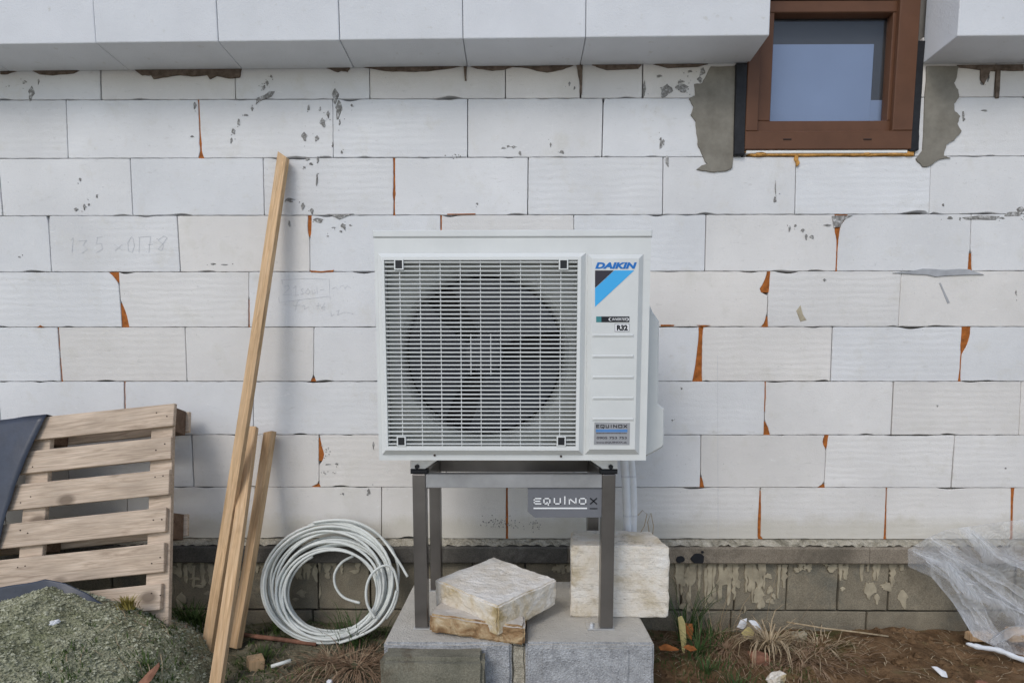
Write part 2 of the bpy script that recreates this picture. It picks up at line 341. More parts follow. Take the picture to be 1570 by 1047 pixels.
M['bandR'] = mat_concrete('grey_plinth', (.17,.142,.108), (.28,.24,.19), 6, (.13,.112,.088), .3)
M['ledge'] = mat_concrete('rough_mortar_ledge', (.25,.225,.17), (.52,.48,.40), 26, (.15,.135,.10), .9)
M['found'] = mat_concrete('foundation_block', (.18,.155,.115), (.29,.255,.19), 7, (.15,.145,.12), .35)
M['wood'] = mat_wood('fresh_timber', (.47,.295,.15), (.63,.425,.245), (.70,.51,.33))
M['woodp'] = mat_wood('pallet_timber', (.40,.30,.22), (.57,.45,.345), (.67,.55,.44))
M['woodd'] = mat_wood('dark_timber', (.10,.06,.04), (.17,.11,.075), (.22,.15,.10), False)
M['pipe'] = mat_simple('white_pipe', (.64,.66,.63), .55, .35, var=.10, sc_=20, bmp=.03)
M['lagging'] = mat_simple('white_tape_lagging', (.82,.83,.85), .5, .35, var=.05, sc_=20, bmp=.25, bs=35, bd=.004)
M['membrane'] = mat_simple('black_membrane', (.028,.036,.058), .42, .5, var=.25, sc_=12, bmp=.3, bs=18, bd=.006)
M['sheet'] = mat_plastic_sheet(); M['sheet_roll'] = mat_simple('bunched_plastic', (.66,.68,.71), .3, .5, var=.06, bmp=.5, bs=40, bd=.006)
M['ground'] = mat_ground(); M['gravel'] = mat_gravel(); M['pebble'] = mat_pebble()
M['green'] = mat_blade('green_grass', (.025,.055,.015), (.07,.12,.035)); M['green2'] = mat_blade('weed_leaves', (.03,.06,.012), (.09,.13,.035))
M['dry'] = mat_blade('dry_grass', (.26,.19,.11), (.46,.37,.25)); M['dry2'] = mat_blade('brown_dead_grass', (.15,.09,.05), (.34,.235,.155))
M['moss'] = mat_blade('yellow_moss', (.20,.16,.03), (.33,.27,.08))
M['rust'] = mat_simple('orange_scrap', (.28,.10,.03), .75, .2, var=.3, sc_=40)
M['leafy'] = mat_simple('yellow_leaf', (.55,.46,.20), .7, .2, var=.2, sc_=40)
M['brick'] = mat_simple('brick_rubble', (.24,.12,.08), .9, .1, var=.3, sc_=40, bmp=.5)
M['paper'] = mat_simple('white_litter', (.70,.71,.74), .6, .2, var=.1, sc_=30)
M['pencil'] = mat_simple('pencil_line', (.55,.56,.58), .9, .1, var=.1, bmp=0)
M['cable'] = mat_simple('grey_wire', (.10,.10,.11), .6, .3, bmp=0)

def poly_px(pts, Y): return [(at(x, y, Y).x, at(x, y, Y).z) for x, y in pts]
def blob(cx, cy, rx, ry, n=12, amp=.25):
    ph = rnd.random()*6; return [(cx+rx*(1+amp*math.sin(3*a+ph)+rnd.uniform(-.12,.12))*math.cos(a), cy+ry*(1+amp*math.cos(2*a+ph)+rnd.uniform(-.12,.12))*math.sin(a)) for a in [2*math.pi*i/n for i in range(n)]]
# ------------------------------------------------------------------ ground
def gz(x, y):
    z = -.452 + .020*noise.noise((x*1.7, y*1.7, 1.3)) + .012*noise.noise((x*5, y*5, 4.1)) + .006*noise.noise((x*14, y*14, 8.1))
    z += .03*math.exp(-((x-1.55)/.45)**2-((y+.16)/.16)**2) + .05*math.exp(-((x+1.05)/.5)**2-((y+.1)/.3)**2)
    if x > .5: z += min(1, (x-.5)*2)*(.018*noise.noise((x*9, y*9, 3))+.010*abs(noise.noise((x*26, y*26, 6))))
    z -= .05*max(0, min(1, (-.7-y)/1.2))
    return z
def axis(a, b, fine0, fine1, step, growth=1.5):
    xs = []; x = fine0
    while x < fine1: xs.append(x); x += step
    xs.append(fine1); s = step
    while xs[-1] < b: s *= growth; xs.append(min(b, xs[-1]+s))
    s = step
    while xs[0] > a: s *= growth; xs.insert(0, max(a, xs[0]-s))
    return xs
xs = axis(-400, 400, -2.7, 2.7, .022); ys = axis(-400, .35, -1.3, .10, .022)
mb = MB(); nx = len(xs)
for y in ys:
    for x in xs: mb.v.append(Vector((x, y, gz(x, y) if abs(x) < 6 and y > -6 else -.5)))
for j in range(len(ys)-1):
    for i in range(nx-1): mb.f.append((j*nx+i, j*nx+i+1, (j+1)*nx+i+1, (j+1)*nx+i))
tag(mb.build('ground', M['ground'], smooth=True), kind='structure')

# gravel heap in front of the pallet
YC_ = -.56
CREST = [(-3.6,-.30)]+[(lambda p: (p.x, p.z))(at(x, y, YC_)) for x, y in ((-150,935),(-60,930),(0,923),(35,913),(75,903),(105,912),(135,923),(165,935),(200,948),(245,972),(290,1022),(330,1075))]+[(-1.05,-.58),(-.8,-.60)]
def hz(x, y):
    zc = CREST[-1][1]
    for (a, za), (b_, zb_) in zip(CREST, CREST[1:]):
        if a <= x <= b_: u = (x-a)/(b_-a); u = u*u*(3-2*u)*.6+u*.4; zc = za+(zb_-za)*u; break
    d = y-YC_; zc -= (.30*math.sqrt(d*d+.004)-.0190) if d < 0 else (.55*math.sqrt(d*d+.004)-.0348)
    return max(-.62, zc) + .016*noise.noise((x*6, y*6, 2)) + .012*noise.noise((x*19, y*19, 5)) + .007*noise.noise((x*50, y*50, 9))
mb = MB(); n1, n2 = 230, 170; x0, x1, y0, y1 = -3.6, -.95, -2.1, -.02
for j in range(n2+1):
    for i in range(n1+1):
        x = x0+(x1-x0)*i/n1; y = y0+(y1-y0)*j/n2; mb.v.append(Vector((x, y, hz(x, y))))
for j in range(n2):
    for i in range(n1): mb.f.append((j*(n1+1)+i, j*(n1+1)+i+1, (j+1)*(n1+1)+i+1, (j+1)*(n1+1)+i))
heap = mb.build('gravel_heap', M['gravel'], smooth=True); tag(heap, 'heap of fine grey-green gravel in front of the wooden pallet', 'gravel heap', kind='stuff')
def surf(x, y): return max(gz(x, y), hz(x, y)) if x < -.95 and y > -2.1 else gz(x, y)
def pebbles(mb, x, y, z, r):
    a = rnd.random()*6.28; sx, sy, sz = r*rnd.uniform(.7,1.3), r*rnd.uniform(.7,1.3), r*rnd.uniform(.5,.9)
    ca, sa = math.cos(a), math.sin(a); q = lambda u, v, t: (x+ca*u*sx-sa*v*sy, y+sa*u*sx+ca*v*sy, z+t*sz)
    j = lambda: rnd.uniform(.75,1.2)
    mb.add([q(j(),0,0), q(0,j(),0), q(-j(),0,0), q(0,-j(),0), q(.2,.1,j()), q(0,0,-j())],
           [(0,1,4),(1,2,4),(2,3,4),(3,0,4),(1,0,5),(2,1,5),(3,2,5),(0,3,5)])
mb = MB()
for k in range(16000):
    x = rnd.uniform(-2.75,-1.15); y = rnd.uniform(-1.15,-.2)
    if hz(x, y) < gz(x, y)-.005: continue
    pebbles(mb, x, y, hz(x, y)+.001, rnd.choice((.0025,.003,.004,.004,.005,.0065,.009)))
pb = mb.build('pebbles', M['pebble'], heap); tag(pb, kind='stuff')
mb = MB()
for k in range(2600):
    x = rnd.uniform(-1.5,2.5); y = rnd.uniform(-.85,-.02); 
    if -.52 < x < .56 and -.84 < y < -.18: continue
    pebbles(mb, x, y, gz(x, y)+.001, rnd.choice((.004,.006,.009,.014,.02)))
tag(mb.build('loose_grit', M['ground']), 'small stones and crumbs strewn over the bare earth', 'grit', kind='stuff')

# ------------------------------------------------------------------ block wall
OPX0, OPX1, OPZ = at(1140,150).x, at(1409,150).x, 1.752       # window opening
wall = empty('block_wall', (0,0,0)); tag(wall, 'white aerated concrete block wall with orange foam in its joints', 'wall')
core = MB()
core.box((-4.3,.035,-.02), (OPX0,.30,3.3)); core.box((OPX1,.035,-.02), (4.3,.30,3.3)); core.box((OPX0,.035,-.02), (OPX1,.30,OPZ)); core.box((OPX0,.035,2.62), (OPX1,.30,3.3))
core.build('wall_core', M['joint'], wall)
W = .6
# (x top, x bottom, profile [(t, left px, right px)], foam)
T = [(0,.6,.6),(1,.6,.6)]; t3 = [(0,.35,.35),(1,.35,.35)]; t8 = [(0,.9,.9),(1,.9,.9)]
ROWS = {
 9: [(155,155,t8,0),(361,361,T,0),(567,567,T,0),(775,775,T,0),(890,890,t8,0),(985,985,t8,0),'W',(1527,1524,t8,0)],
 8: [(101,104,t3,0),(304,308,[(0,.9,.9),(.6,1,1),(.75,2,2),(.85,.9,.9),(1,4,4)],1),(510,511,t3,0),(717,717,T,0),(925,923,[(0,1.5,2),(.1,.8,.8),(1,.7,.7)],0),'W'],
 7: [(199,203,T,0),(403,405,t3,0),(604,604,[(0,1.4,1.6),(.3,1.2,1.6),(.55,1.4,2),(.65,2.4,2.4),(.72,1,1),(1,1.2,1.4)],1),(810,809,T,0),(1017,1016,T,0),(1221,1219,T,0),(1428,1425,t3,0)],
 6: [(73,78,[(0,3,2),(.1,1,1),(.15,.6,.6),(1,.6,.6)],0),(271,276,T,0),(474,475,[(0,2,3),(.15,3,3),(.3,2.6,2.6),(.38,1,1),(.42,.4,.4),(1,.35,.35)],1),(676,676,[(0,1.2,1.2),(1,1.2,1.2)],1),(880,880,t3,0),(1083,1081,T,0),
     (1286,1283,[(0,5,14),(.1,5,10),(.2,5,4),(.3,4.5,3),(.42,1.5,2),(.6,.9,1.2),(1,1,1)],1),(1490,1487,[(0,.4,.4),(.62,.4,.4),(.68,1.5,2.5),(.85,2,3),(1,2.4,4)],1)],
 5: [(180,187,[(0,14,1),(.08,8,1),(.16,3,1),(.22,.6,.6),(.5,.6,.6),(.56,.5,2),(.7,.6,6),(.85,.8,9),(1,1,10)],1),(381,381,[(0,.3,.3),(.45,.35,.35),(.5,1,1),(1,1,1.2)],1),(577,577,T,0),(778,778,T,0),(980,979,T,0),
     (1180,1176,[(0,3,1.5),(.15,6,1.5),(.28,11,1.5),(.36,16,1.5),(.39,6,.5),(.43,.6,.3),(.75,.7,.7),(.82,2,1),(.9,3,1.5),(1,8,2)],1),(1383,1378,t3,0)],
 4: [(88,94,[(0,.9,.9),(.3,1.2,1),(.5,.8,.8),(.7,1.4,1),(1,1.3,1.3)],1),(283,286,t3,0),(481,480,[(0,.35,.35),(.9,.4,.4),(.95,3,3),(1,4,4)],1),(680,680,T,0),(878,877,T,0),
     (1074,1071,[(0,2,5),(.2,2,4),(.5,4,4.5),(.75,6,5),(1,9,6)],1),(1277,1274,t8,0),(1478,1472,[(0,2,11),(.15,2,11.5),(.3,2,9),(.42,1.8,5),(.47,1,1.2),(.8,1,1),(1,2,2)],1)],
 3: [(190,191,[(0,.9,.9),(.4,1,1),(1,1.2,1)],1),(388,388,T,0),(584,584,T,0),(781,781,T,0),(978,978,T,0),(1174,1172,[(0,.8,1),(.3,.9,1.6),(.6,.8,.8),(.72,.6,.8),(.76,.8,2),(.88,.8,7),(1,.9,9)],1),(1371,1367,t8,0),(1567,1563,t3,0)],
 2: [(293,297,[(0,1.2,1.2),(.4,.8,.8),(.7,1.2,1),(1,.8,.8)],0),(489,489,[(0,.4,.4),(.05,.8,1.5),(.2,.8,4),(.38,.9,8),(.5,.9,5),(.56,.6,1),(.6,.35,.35),(.93,.4,.4),(.96,9,1),(1,12,2)],1),(684,684,T,0),(880,880,T,0),(1075,1074,[(0,.5,.5),(.7,.5,.5),(.76,.8,1),(.88,.9,4),(1,1,6)],1),
     (1268,1264,[(0,3,3),(.1,6,2.5),(.2,4,2),(.26,1,1),(.3,.5,.5),(.9,.5,.5),(.94,4,.6),(1,10,.8)],1),(1465,1459,[(0,.4,.4),(.2,.4,.4),(.3,1,1),(1,1,1)],0)],
 1: [(195,195,T,0),(391,391,T,0),(585,585,T,0),(777,777,[(0,1,1.5),(.4,1.5,1.8),(.6,1.6,2.2),(1,1.2,2)],1),(970,970,T,0),(1166,1164,[(0,.6,1),(.4,1.8,2.2),(.6,2.6,2.4),(.95,2.6,2.2),(1,1,6)],1),(1360,1357,[(0,.8,1),(.5,1.2,1.4),(.8,1.6,1.8),(1,2,2)],1),(1553,1551,[(0,2,3.5),(.3,1.8,2),(1,1.5,2)],1)],
}
PX = .003     # metres per photo pixel on the wall
def prof(pr, t):
    for (a, l0, r0), (b_, l1, r1) in zip(pr, pr[1:]):
        if t <= b_: u = (t-a)/max(1e-6, b_-a); return l0+(l1-l0)*u, r0+(r1-r0)*u
    return pr[-1][1], pr[-1][2]
NV = 16
def hedge(xa, xb, z, sgn, seed):
    n = max(6, int((xb-xa)/.018)); r = []
    for i in range(1, n):
        x = xa+(xb-xa)*i/n
        d = .0012+.0014*noise.noise((x*23, z*3+seed, 1.7))+.0010*noise.noise((x*60, z*3+seed, 4.7)) + max(0, noise.noise((x*9, z*5+seed*2, 7.7))-.30)*.022
        r.append((x, z-sgn*max(.0004, d)))
    return r
for k, lst in ROWS.items():
    zt, zb = .25*k, .25*(k-1); yt, yb = None, None
    joints = []
    for J in lst:
        if J == 'W': joints.append('W'); continue
        xt, xb_, pr, fm = J
        # find the photo rows of this course to place the joint
        ypx_t = 827-(827-153)*k/8.0 if k < 9 else 105; ypx_b = 827-(827-153)*(k-1)/8.0
        joints.append((at(xt, ypx_t).x, at(xb_, ypx_b).x, pr, fm))
    first = joints[0]; x = first[0]-W
    while x > -4.2: joints.insert(0, (x, x, T, 0)); x -= W
    last = joints[-1]
    if last == 'W': joints.append((OPX1+.30+.04*k, OPX1+.30+.04*k, T, 0)); last = joints[-1]
    x = last[0]+W
    while x < 4.2: joints.append((x, x, T, 0)); x += W
    for a, b_ in zip(joints, joints[1:]):
        la = 'W' if a == 'W' else None; rb = 'W' if b_ == 'W' else None
        def edge(J, side):       # points from top to bottom
            pts = []
            for i in range(NV+1):
                t = i/NV; z = zt+(zb-zt)*t
                if J == 'W': pts.append((OPX0 if side == 'R' else OPX1, z)); continue
                l, r = prof(J[2], t); xx = J[0]+(J[1]-J[0])*t
                jit = .0009*noise.noise((xx*9, z*60, 3.1))+.0006*noise.noise((xx*9, z*190, 5.1))
                pts.append((xx+(r if side == 'L' else -l)*PX+jit, z))
            return pts
        L = edge(a, 'L'); R = edge(b_, 'R')
        L[0] = (L[0][0]+.001, zt-.0014); L[-1] = (L[-1][0]+.001, zb+.0014); R[0] = (R[0][0]-.001, zt-.0014); R[-1] = (R[-1][0]-.001, zb+.0014)
        poly = L + hedge(L[-1][0], R[-1][0], zb, -1, 1.0) + R[::-1] + hedge(L[0][0], R[0][0], zt, 1, 2.0)[::-1]
        dy = rnd.uniform(-.0008,.0008)
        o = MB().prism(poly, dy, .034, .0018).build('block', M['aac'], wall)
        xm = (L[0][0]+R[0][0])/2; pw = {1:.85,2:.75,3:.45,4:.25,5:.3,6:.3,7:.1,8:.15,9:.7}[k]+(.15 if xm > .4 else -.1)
        t = rnd.uniform(.55,1.0) if rnd.random() < pw else rnd.uniform(0,.25)            # cool white and beige blocks; odds by course also paint in warm bounce light
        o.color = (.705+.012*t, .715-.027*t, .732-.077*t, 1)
    for J in joints:
        if J == 'W' or not J[3]: continue
        ts = [i/NV for i in range(NV+1)]; run = []
        runs = []
        for t in ts:
            l, r = prof(J[2], t)
            if l+r > 1.7: run.append(t)
            else:
                if len(run) > 1: runs.append(run)
                run = []
        if len(run) > 1: runs.append(run)
        for rr in runs:
            Lp, Rp = [], []
            for t in rr:
                l, r = prof(J[2], t); xx = J[0]+(J[1]-J[0])*t; z = zt+(zb-zt)*t
                Lp.append((xx-l*PX-.002, z)); Rp.append((xx+r*PX+.002, z))
            big = max(sum(prof(J[2], t)) for t in rr)
            MB().prism(Lp+Rp[::-1], .0035 if big > 5 else .005, .033, 0).build('foam_filler', M['foam'], wall)

def rough_poly(pts, n=3, amp=.6):     # subdivide and roughen an outline, in photo pixels
    r = []
    for i in range(len(pts)):
        a, b_ = pts[i], pts[(i+1) % len(pts)]
        for k in range(n):
            u = k/n; r.append((a[0]+(b_[0]-a[0])*u+rnd.uniform(-amp,amp)*(k > 0), a[1]+(b_[1]-a[1])*u+rnd.uniform(-amp,amp)*(k > 0)))
    return r
PL = cr(3, [(1215,400),(1362,396),(1350,960),(1345,1010),(1300,1030),(1240,1036),(1190,1028),(1130,1018),(1160,995),(1195,985),(1180,970),(1165,930),(1140,880),(1138,840),(1130,800),(1125,730),(1095,690),(1112,640),(1085,592),(1122,575),(1118,505),(1165,500),(1190,450)])
PR = cr(4, [(985,398),(1178,398),(1165,470),(1150,500),(1175,540),(1178,590),(1150,625),(1155,670),(1188,700),(1170,745),(1196,790),(1150,845),(1105,870),(1088,935),(1130,950),(1060,960),(1000,1000),(960,1002),(920,955),(960,905),(972,640)])
def splash(poly, mat='mortar_dark', Y=-.003, name='mortar_splash', rg=2, amp=.4):
    q = rough_poly(poly, rg, amp); return MB().prism(poly_px(q, Y), Y, .0022, .0009).build(name, M[mat], wall)
splash(PL, 'mortar', -.006, 'mortar_patch', 3, .8); splash(PR, 'mortar', -.006, 'mortar_patch', 3, .8)
for ci, lst in {2:[(485,580,18,35),(505,660,18,45),(412,738,15,25),(443,690,8,18),(300,822,16,20),(374,833,12,15),(325,648,6,20),(525,915,6,12),(585,634,6,8),(100,460,7,9),(75,500,8,12),(55,530,8,10),(512,735,5,22),(470,870,4,15),(395,655,4,14),(1500,890,12,7),(1525,880,8,6),(340,985,10,8),(380,965,6,16),(318,958,12,6),(300,1005,7,7)],
            1:[(185,565,16,36),(145,495,12,9),(230,492,5,14),(1170,635,8,18),(1155,820,9,6),(52,517,5,5),(1390,845,6,16),(1403,790,9,18),(1435,735,7,24),(1478,692,12,7),(1515,655,7,10)],
            3:[(943,547,34,34),(905,458,16,7),(1045,530,32,22),(1035,492,18,8),(915,860,7,40),(930,855,8,14),(955,970,9,34),(320,915,12,12),(30,885,12,6),(68,922,8,14),(1165,430,14,26),(1150,480,14,14),(1090,430,12,7),(815,535,8,42),(365,505,6,10),(252,872,5,10),(395,530,5,10)],
            4:[(1205,690,6,26),(1208,720,7,9),(1335,665,16,5),(1330,460,24,44),(1355,470,6,20)],
            6:[(212,183,22,11),(290,222,10,16),(345,250,10,14),(385,305,28,12),(535,340,14,14),(520,372,8,5),(475,348,10,4),(575,335,6,4),(440,400,6,4),(375,60,5,40),(1340,205,6,5),(210,325,6,20)],
            8:[(72,180,8,22),(75,110,3,40),(1125,290,14,11),(1500,268,42,17),(1550,245,24,17),(1440,292,16,6),(195,337,7,8),(240,366,9,9),(260,405,7,14),(160,355,6,16),(295,405,12,10),(390,335,20,5),(1524,740,4,14),(1186,295,5,7),(370,665,8,7),(1085,213,6,8)],
            5:[(455,240,12,8),(505,225,6,14),(532,210,5,8),(580,160,4,12),(1280,568,14,5),(1350,572,18,3),(480,60,6,8),(115,525,6,5)],
            13:[(1040,297,5,5),(985,487,6,5)],14:[(1050,400,5,6),(1460,775,5,6)],12:[(685,920,10,20),(533,930,6,6),(715,640,5,18),(495,750,9,6),(440,752,14,4)]}.items():
    for (a, b_, rx, ry) in lst: 
        q = cr(ci, [(a, b_)])[0]; splash(blob(q[0], q[1], rx*K*1.05, ry*K*1.05, 16, .3), 'mortar_dark', -.0022, rg=1)
        for _ in range(2 if rx*ry > 150 else 1): splash(blob(q[0]+rnd.gauss(0, rx*K*1.6), q[1]+rnd.gauss(0, ry*K*1.4), rnd.uniform(.35,.9), rnd.uniform(.35,.9), 6), 'mortar_dark', -.002, rg=1, amp=.1)
for ci, pts in ((2, [(8,628),(15,588),(60,572),(90,548),(122,550),(104,580),(55,598),(25,612)]), (6, [(430,268),(600,266),(560,278),(510,300),(480,284)]),
                (8, [(1200,288),(1300,276),(1425,280),(1400,302),(1300,300),(1225,300)]), (8, [(415,280),(440,276),(540,276),(490,300),(462,345),(425,350),(420,310)])):
    splash(cr(ci, pts), 'mortar_dark', -.003)
splash(cr(8, [(780,622),(880,612),(960,596),(1050,600),(1100,603),(1180,597),(1240,600),(1330,632),(1240,633),(1120,638),(1040,645),(985,632),(830,625)]), 'smear', -.005, 'mortar_smear')
splash(cr(8, [(1060,682),(1068,680),(1124,800),(1110,806)]), 'smear', -.002, 'mortar_smear')
splash(cr(8, [(200,850),(225,815),(240,870),(262,905),(225,915)]), 'cream', -.002, 'mortar_smear')
splash(cr(6, [(330,606),(400,612),(478,604),(470,616),(400,621),(340,618)]), 'foam', -.003, 'foam_filler')
splash(cr(5, [(222,948),(240,935),(262,948)]), 'foam', -.003, 'foam_filler'); splash(cr(7, [(915,932),(998,934),(990,942),(915,943)]), 'foam', -.003, 'foam_filler')
splash(cr(6, [(1160,266),(1330,264),(1330,271),(1160,272)]), 'foam', -.002, 'foam_filler'); splash(cr(7, [(1130,935),(1215,936),(1170,948)]), 'foam', -.003, 'foam_filler')
for cx, cy, n, sx, sy in ((765,803,60,26,9),(815,805,18,12,10),(500,690,10,6,14),(405,133,20,9,10),(1050,130,24,16,14),(700,240,10,10,3),(500,725,10,16,3)):
    for i in range(n):
        x, y = rnd.gauss(cx, sx*.5), rnd.gauss(cy, sy*.5)
        splash(blob(x, y, rnd.uniform(.4,1.3), rnd.uniform(.4,1.1), 6), 'mortar_dark', -.002, rg=1, amp=.1)
# pencil notes and a plumb line on the blocks
def strokes(mb, lines, wd=.0016, Y=-.0016):
    for ln in lines:
        P = [at(x, y, Y) for x, y in ln]
        for a, b_ in zip(P, P[1:]):
            d = (b_-a); 
            if d.length < 1e-6: continue
            d.normalize(); nn = Vector((-d.z, 0, d.x))*wd*.5
            mb.add([a-nn, b_-nn, b_+nn, a+nn], [(0,1,2,3)])
def note(ci, lines, wd=.0016):
    mb = MB(); strokes(mb, [cr(ci, l) for l in lines], wd); mb.build('pencil_note', M['pencil'], wall)
note(5, [[(425,425),(440,412),(432,500)],[(470,430),(520,425),(500,455),(525,480),(490,505)],[(615,405),(585,408),(580,445),(610,445),(615,480),(578,500)],[(685,450),(735,485)],[(735,450),(690,490)],
         [(790,405),(768,440),(772,490),(795,500),(808,460),(800,415),(790,405)],[(840,410),(835,500)],[(830,408),(905,402),(895,500)],[(890,452),(920,450)],[(985,400),(950,425),(985,455),(970,490),(950,480),(985,440),(1005,410),(985,400)]], .0022)
note(6, [[(160,665),(310,655),(440,660)],[(165,665),(168,690)],[(450,655),(455,790)],[(145,770),(150,800),(300,780),(445,762)],
         [(180,705),(205,695),(210,715),(170,755),(225,750)],[(235,715),(250,700),(248,755)],[(232,757),(268,754)],[(295,715),(280,722),(295,745),(278,752)],[(320,720),(305,740),(325,750),(335,730),(320,720)],[(345,725),(350,748),(368,740),(360,722)],[(375,705),(378,748)],[(395,725),(420,720)],
         [(270,785),(255,800),(245,850)],[(235,820),(275,815)],[(285,820),(300,815),(300,840),(330,825)],[(370,820),(400,815)],[(385,800),(380,845)],[(425,800),(402,835),(420,845),(425,825),(405,830)],
         [(465,720),(490,705),(500,720)],[(515,705),(535,695),(545,715),(560,700),(580,712)],[(460,850),(462,880),(480,870)],[(490,855),(510,845),(500,875),(540,858),(570,862),(595,868)]], .0016)
mb = MB(); strokes(mb, [[(1100,545),(1100.5,660)],[(1100.5,660),(1101,825)]], .0016); mb.build('chalk_line', M['pencil'], wall)

# ------------------------------------------------------------------ plinth and foundation
pl = empty('plinth', (0,0,-.45)); tag(pl, 'weathered grey plinth and foundation blocks under the white block wall', 'plinth')
def band(x0, x1, mat):
    mb = MB(); n = max(2, int((x1-x0)/.05)); rows_ = []
    for i in range(n+1):
        x = x0+(x1-x0)*i/n; e = .003*noise.noise((x*6, 0, 2)); f = .003*noise.noise((x*11, 3, 2))
        rows_.append([(x,.03,-.022),(x,-.045+e,-.026+f),(x,-.052+e,-.034+f),(x,-.052+e,-.100),(x,-.047+e,-.106),(x,.03,-.108)])
    b = 0
    for r in rows_: mb.v += [Vector(p) for p in r]
    for i in range(n):
        for j in range(5): mb.f.append((i*6+j, i*6+j+1, (i+1)*6+j+1, (i+1)*6+j))
    mb.f.append(tuple(range(6))); mb.f.append(tuple(n*6+j for j in range(6))[::-1])
    fixn(mb.build('plinth_band', M[mat], pl))
xc = [-4.2, at(100,850,-.05).x, at(470,850,-.05).x, at(870,850,-.05).x, at(1333,850,-.05).x, 4.2]
for i, m_ in enumerate(('bandD','bandD','bandD','bandR','bandR')): band(xc[i]+.001, xc[i+1]-.001, m_)
for x, y, rx, ry in ((1043,857,7,5.5),(1070,856,10,9),(1077,846,2,2)):
    MB().prism([(p[0], max(-.1005, p[1])) for p in poly_px(blob(x, y, rx, ry, 14, .08), -.055)], -.0585, -.045, .001).build('tar_spot', M['ink_black'], pl)
# rough mortar bed squeezed out on top of the band
mb = MB(); n = 520; cs = 6
for i in range(n+1):
    x = -4.2+8.4*i/n; r = .5+.5*noise.noise((x*4, 1, 1)); s_ = noise.noise((x*31, 2, 2)); u_ = noise.noise((x*70, 4, 4))
    wd = .034+.016*r+.012*s_; hh = .011*s_+.007*u_+.012*max(0, noise.noise((x*9, 7, 7)))
    for j in range(cs):
        t = j/(cs-1); jj = .008*noise.noise((x*60, j*3.3, 9))
        mb.v.append(Vector((x, .01-t*(wd+.008), -.0015+(.002*jj) - (t**1.6)*(.020+hh) + jj*(0 < j))))
for i in range(n):
    for j in range(cs-1): mb.f.append((i*cs+j, i*cs+j+1, (i+1)*cs+j+1, (i+1)*cs+j))
fixn(mb.build('mortar_bed', M['ledge'], pl, smooth=False))
def fblocks(z0, z1, pxs, ypx):
    X = [at(p, ypx, -.01).x for p in pxs]
    while X[0] > -4.0: X.insert(0, X[0]-.25 if z0 > -.4 else X[0]-.5)
    while X[-1] < 4.0: X.append(X[-1]+(.25 if z0 > -.4 else .5))
    for a, b_ in zip(X, X[1:]):
        p = []
        q = [(a+.004,z0+.004),(b_-.004,z0+.004),(b_-.004,z1-.003),(a+.004,z1-.003)]
        for i in range(4):
            u, v = q[i], q[(i+1)%4]
            for k in range(5): p.append((u[0]+(v[0]-u[0])*k/5+rnd.uniform(-.0015,.0015), u[1]+(v[1]-u[1])*k/5+rnd.uniform(-.0015,.0015)))
        MB().prism(p, -.012+rnd.uniform(-.003,.003), .03, .003).build('foundation_block', M['found'], pl)
fblocks(-.349, -.110, [330,408,488,568,648,725,805,885,965,1045,1126,1206,1285,1362,1475], 900)
fblocks(-.62, -.351, [325,480,640,800,960,1120,1328,1484], 955)
MB().box((-4.2,.03,-.8), (4.2,.3,-.022)).build('foundation_core', M['joint'], pl)
def drip(x, L, wd):
    z1 = -.108-max(0, rnd.gauss(0,.012)); n = 9; l, r = [], []
    for i in range(n):
        t = i/(n-1); ww = wd*(.75+.25*math.cos(t*2.6)+rnd.uniform(-.28,.30)) if i < n-1 else wd*.35
        xx = x+rnd.uniform(-.15,.15)*wd; l.append((xx-ww/2, z1-L*t)); r.append((xx+ww/2, z1-L*t))
    MB().prism(l+r[::-1], -.0175-rnd.uniform(0,.003), -.008, .0015).build('mortar_drip', M['cream'], pl)
for px0, px1, cnt, lo, hi in ((1035,1120,16,.05,.22),(1120,1205,11,.03,.20),(1205,1300,11,.015,.05),(1285,1370,9,.02,.10),(1375,1392,2,.02,.045),(262,330,9,.03,.14),(375,410,4,.02,.07),(440,560,12,.02,.09),(845,880,4,.02,.07)):
    for i in range(cnt):
        x = at(rnd.uniform(px0, px1), 880, -.02).x; drip(x, rnd.uniform(lo, hi), rnd.uniform(.012,.034))

for px0, px1, cnt in ((1032,1205,30),(1205,1390,9),(262,410,14),(440,580,9)):
    for i in range(cnt):
        x, y = rnd.uniform(px0, px1), 872+abs(rnd.gauss(0, 30))
        if y > 955: continue
        q = [(p[0], min(-.112, p[1])) for p in poly_px(blob(x, y, rnd.uniform(1.5,8), rnd.uniform(2,13), 14, .35), -.018)]
        MB().prism(q, -.0172-rnd.uniform(0,.0015), -.008, .001).build('render_patch', M['cream'], pl)
# ------------------------------------------------------------------ insulation boards overhead
def insul(name, label, px_left, px_right, joints_px, z_l, z_r, side_open):
    xl, xr = px_left, px_right; zz = lambda x: z_l+(z_r-z_l)*(x-xl)/(xr-xl)
    th = empty(name, ((xl+xr)/2, -.1, (z_l+z_r)/2)); tag(th, label, 'insulation', 'insulation boards along the top of the wall')
    X = [xl]+joints_px+[xr]
    for a, b_ in zip(X, X[1:]):
        g = .0012; dy = rnd.uniform(-.0025,.0025); dz = rnd.uniform(-.0012,.0012); a2, b2 = a+g, b_-g; sl = .004
        o = MB().hexa([(a2,-.2+dy,zz(a)+dz),(b2,-.2+dy,zz(b_)+dz),(b2,-.001,zz(b_)+dz),(a2,-.001,zz(a)+dz),
                       (a2-sl,-.2+dy,zz(a)+1.0),(b2-sl,-.2+dy,zz(b_)+1.0),(b2,-.001,zz(b_)+1.0),(a2,-.001,zz(a)+1.0)]).build('insulation_board', M['eps'], th)
        bevel(o, .004, 2)
    return th
JL = [at(p, 63, -.2).x for p in (147,335,521,710,898,1090)]
pitch = .535
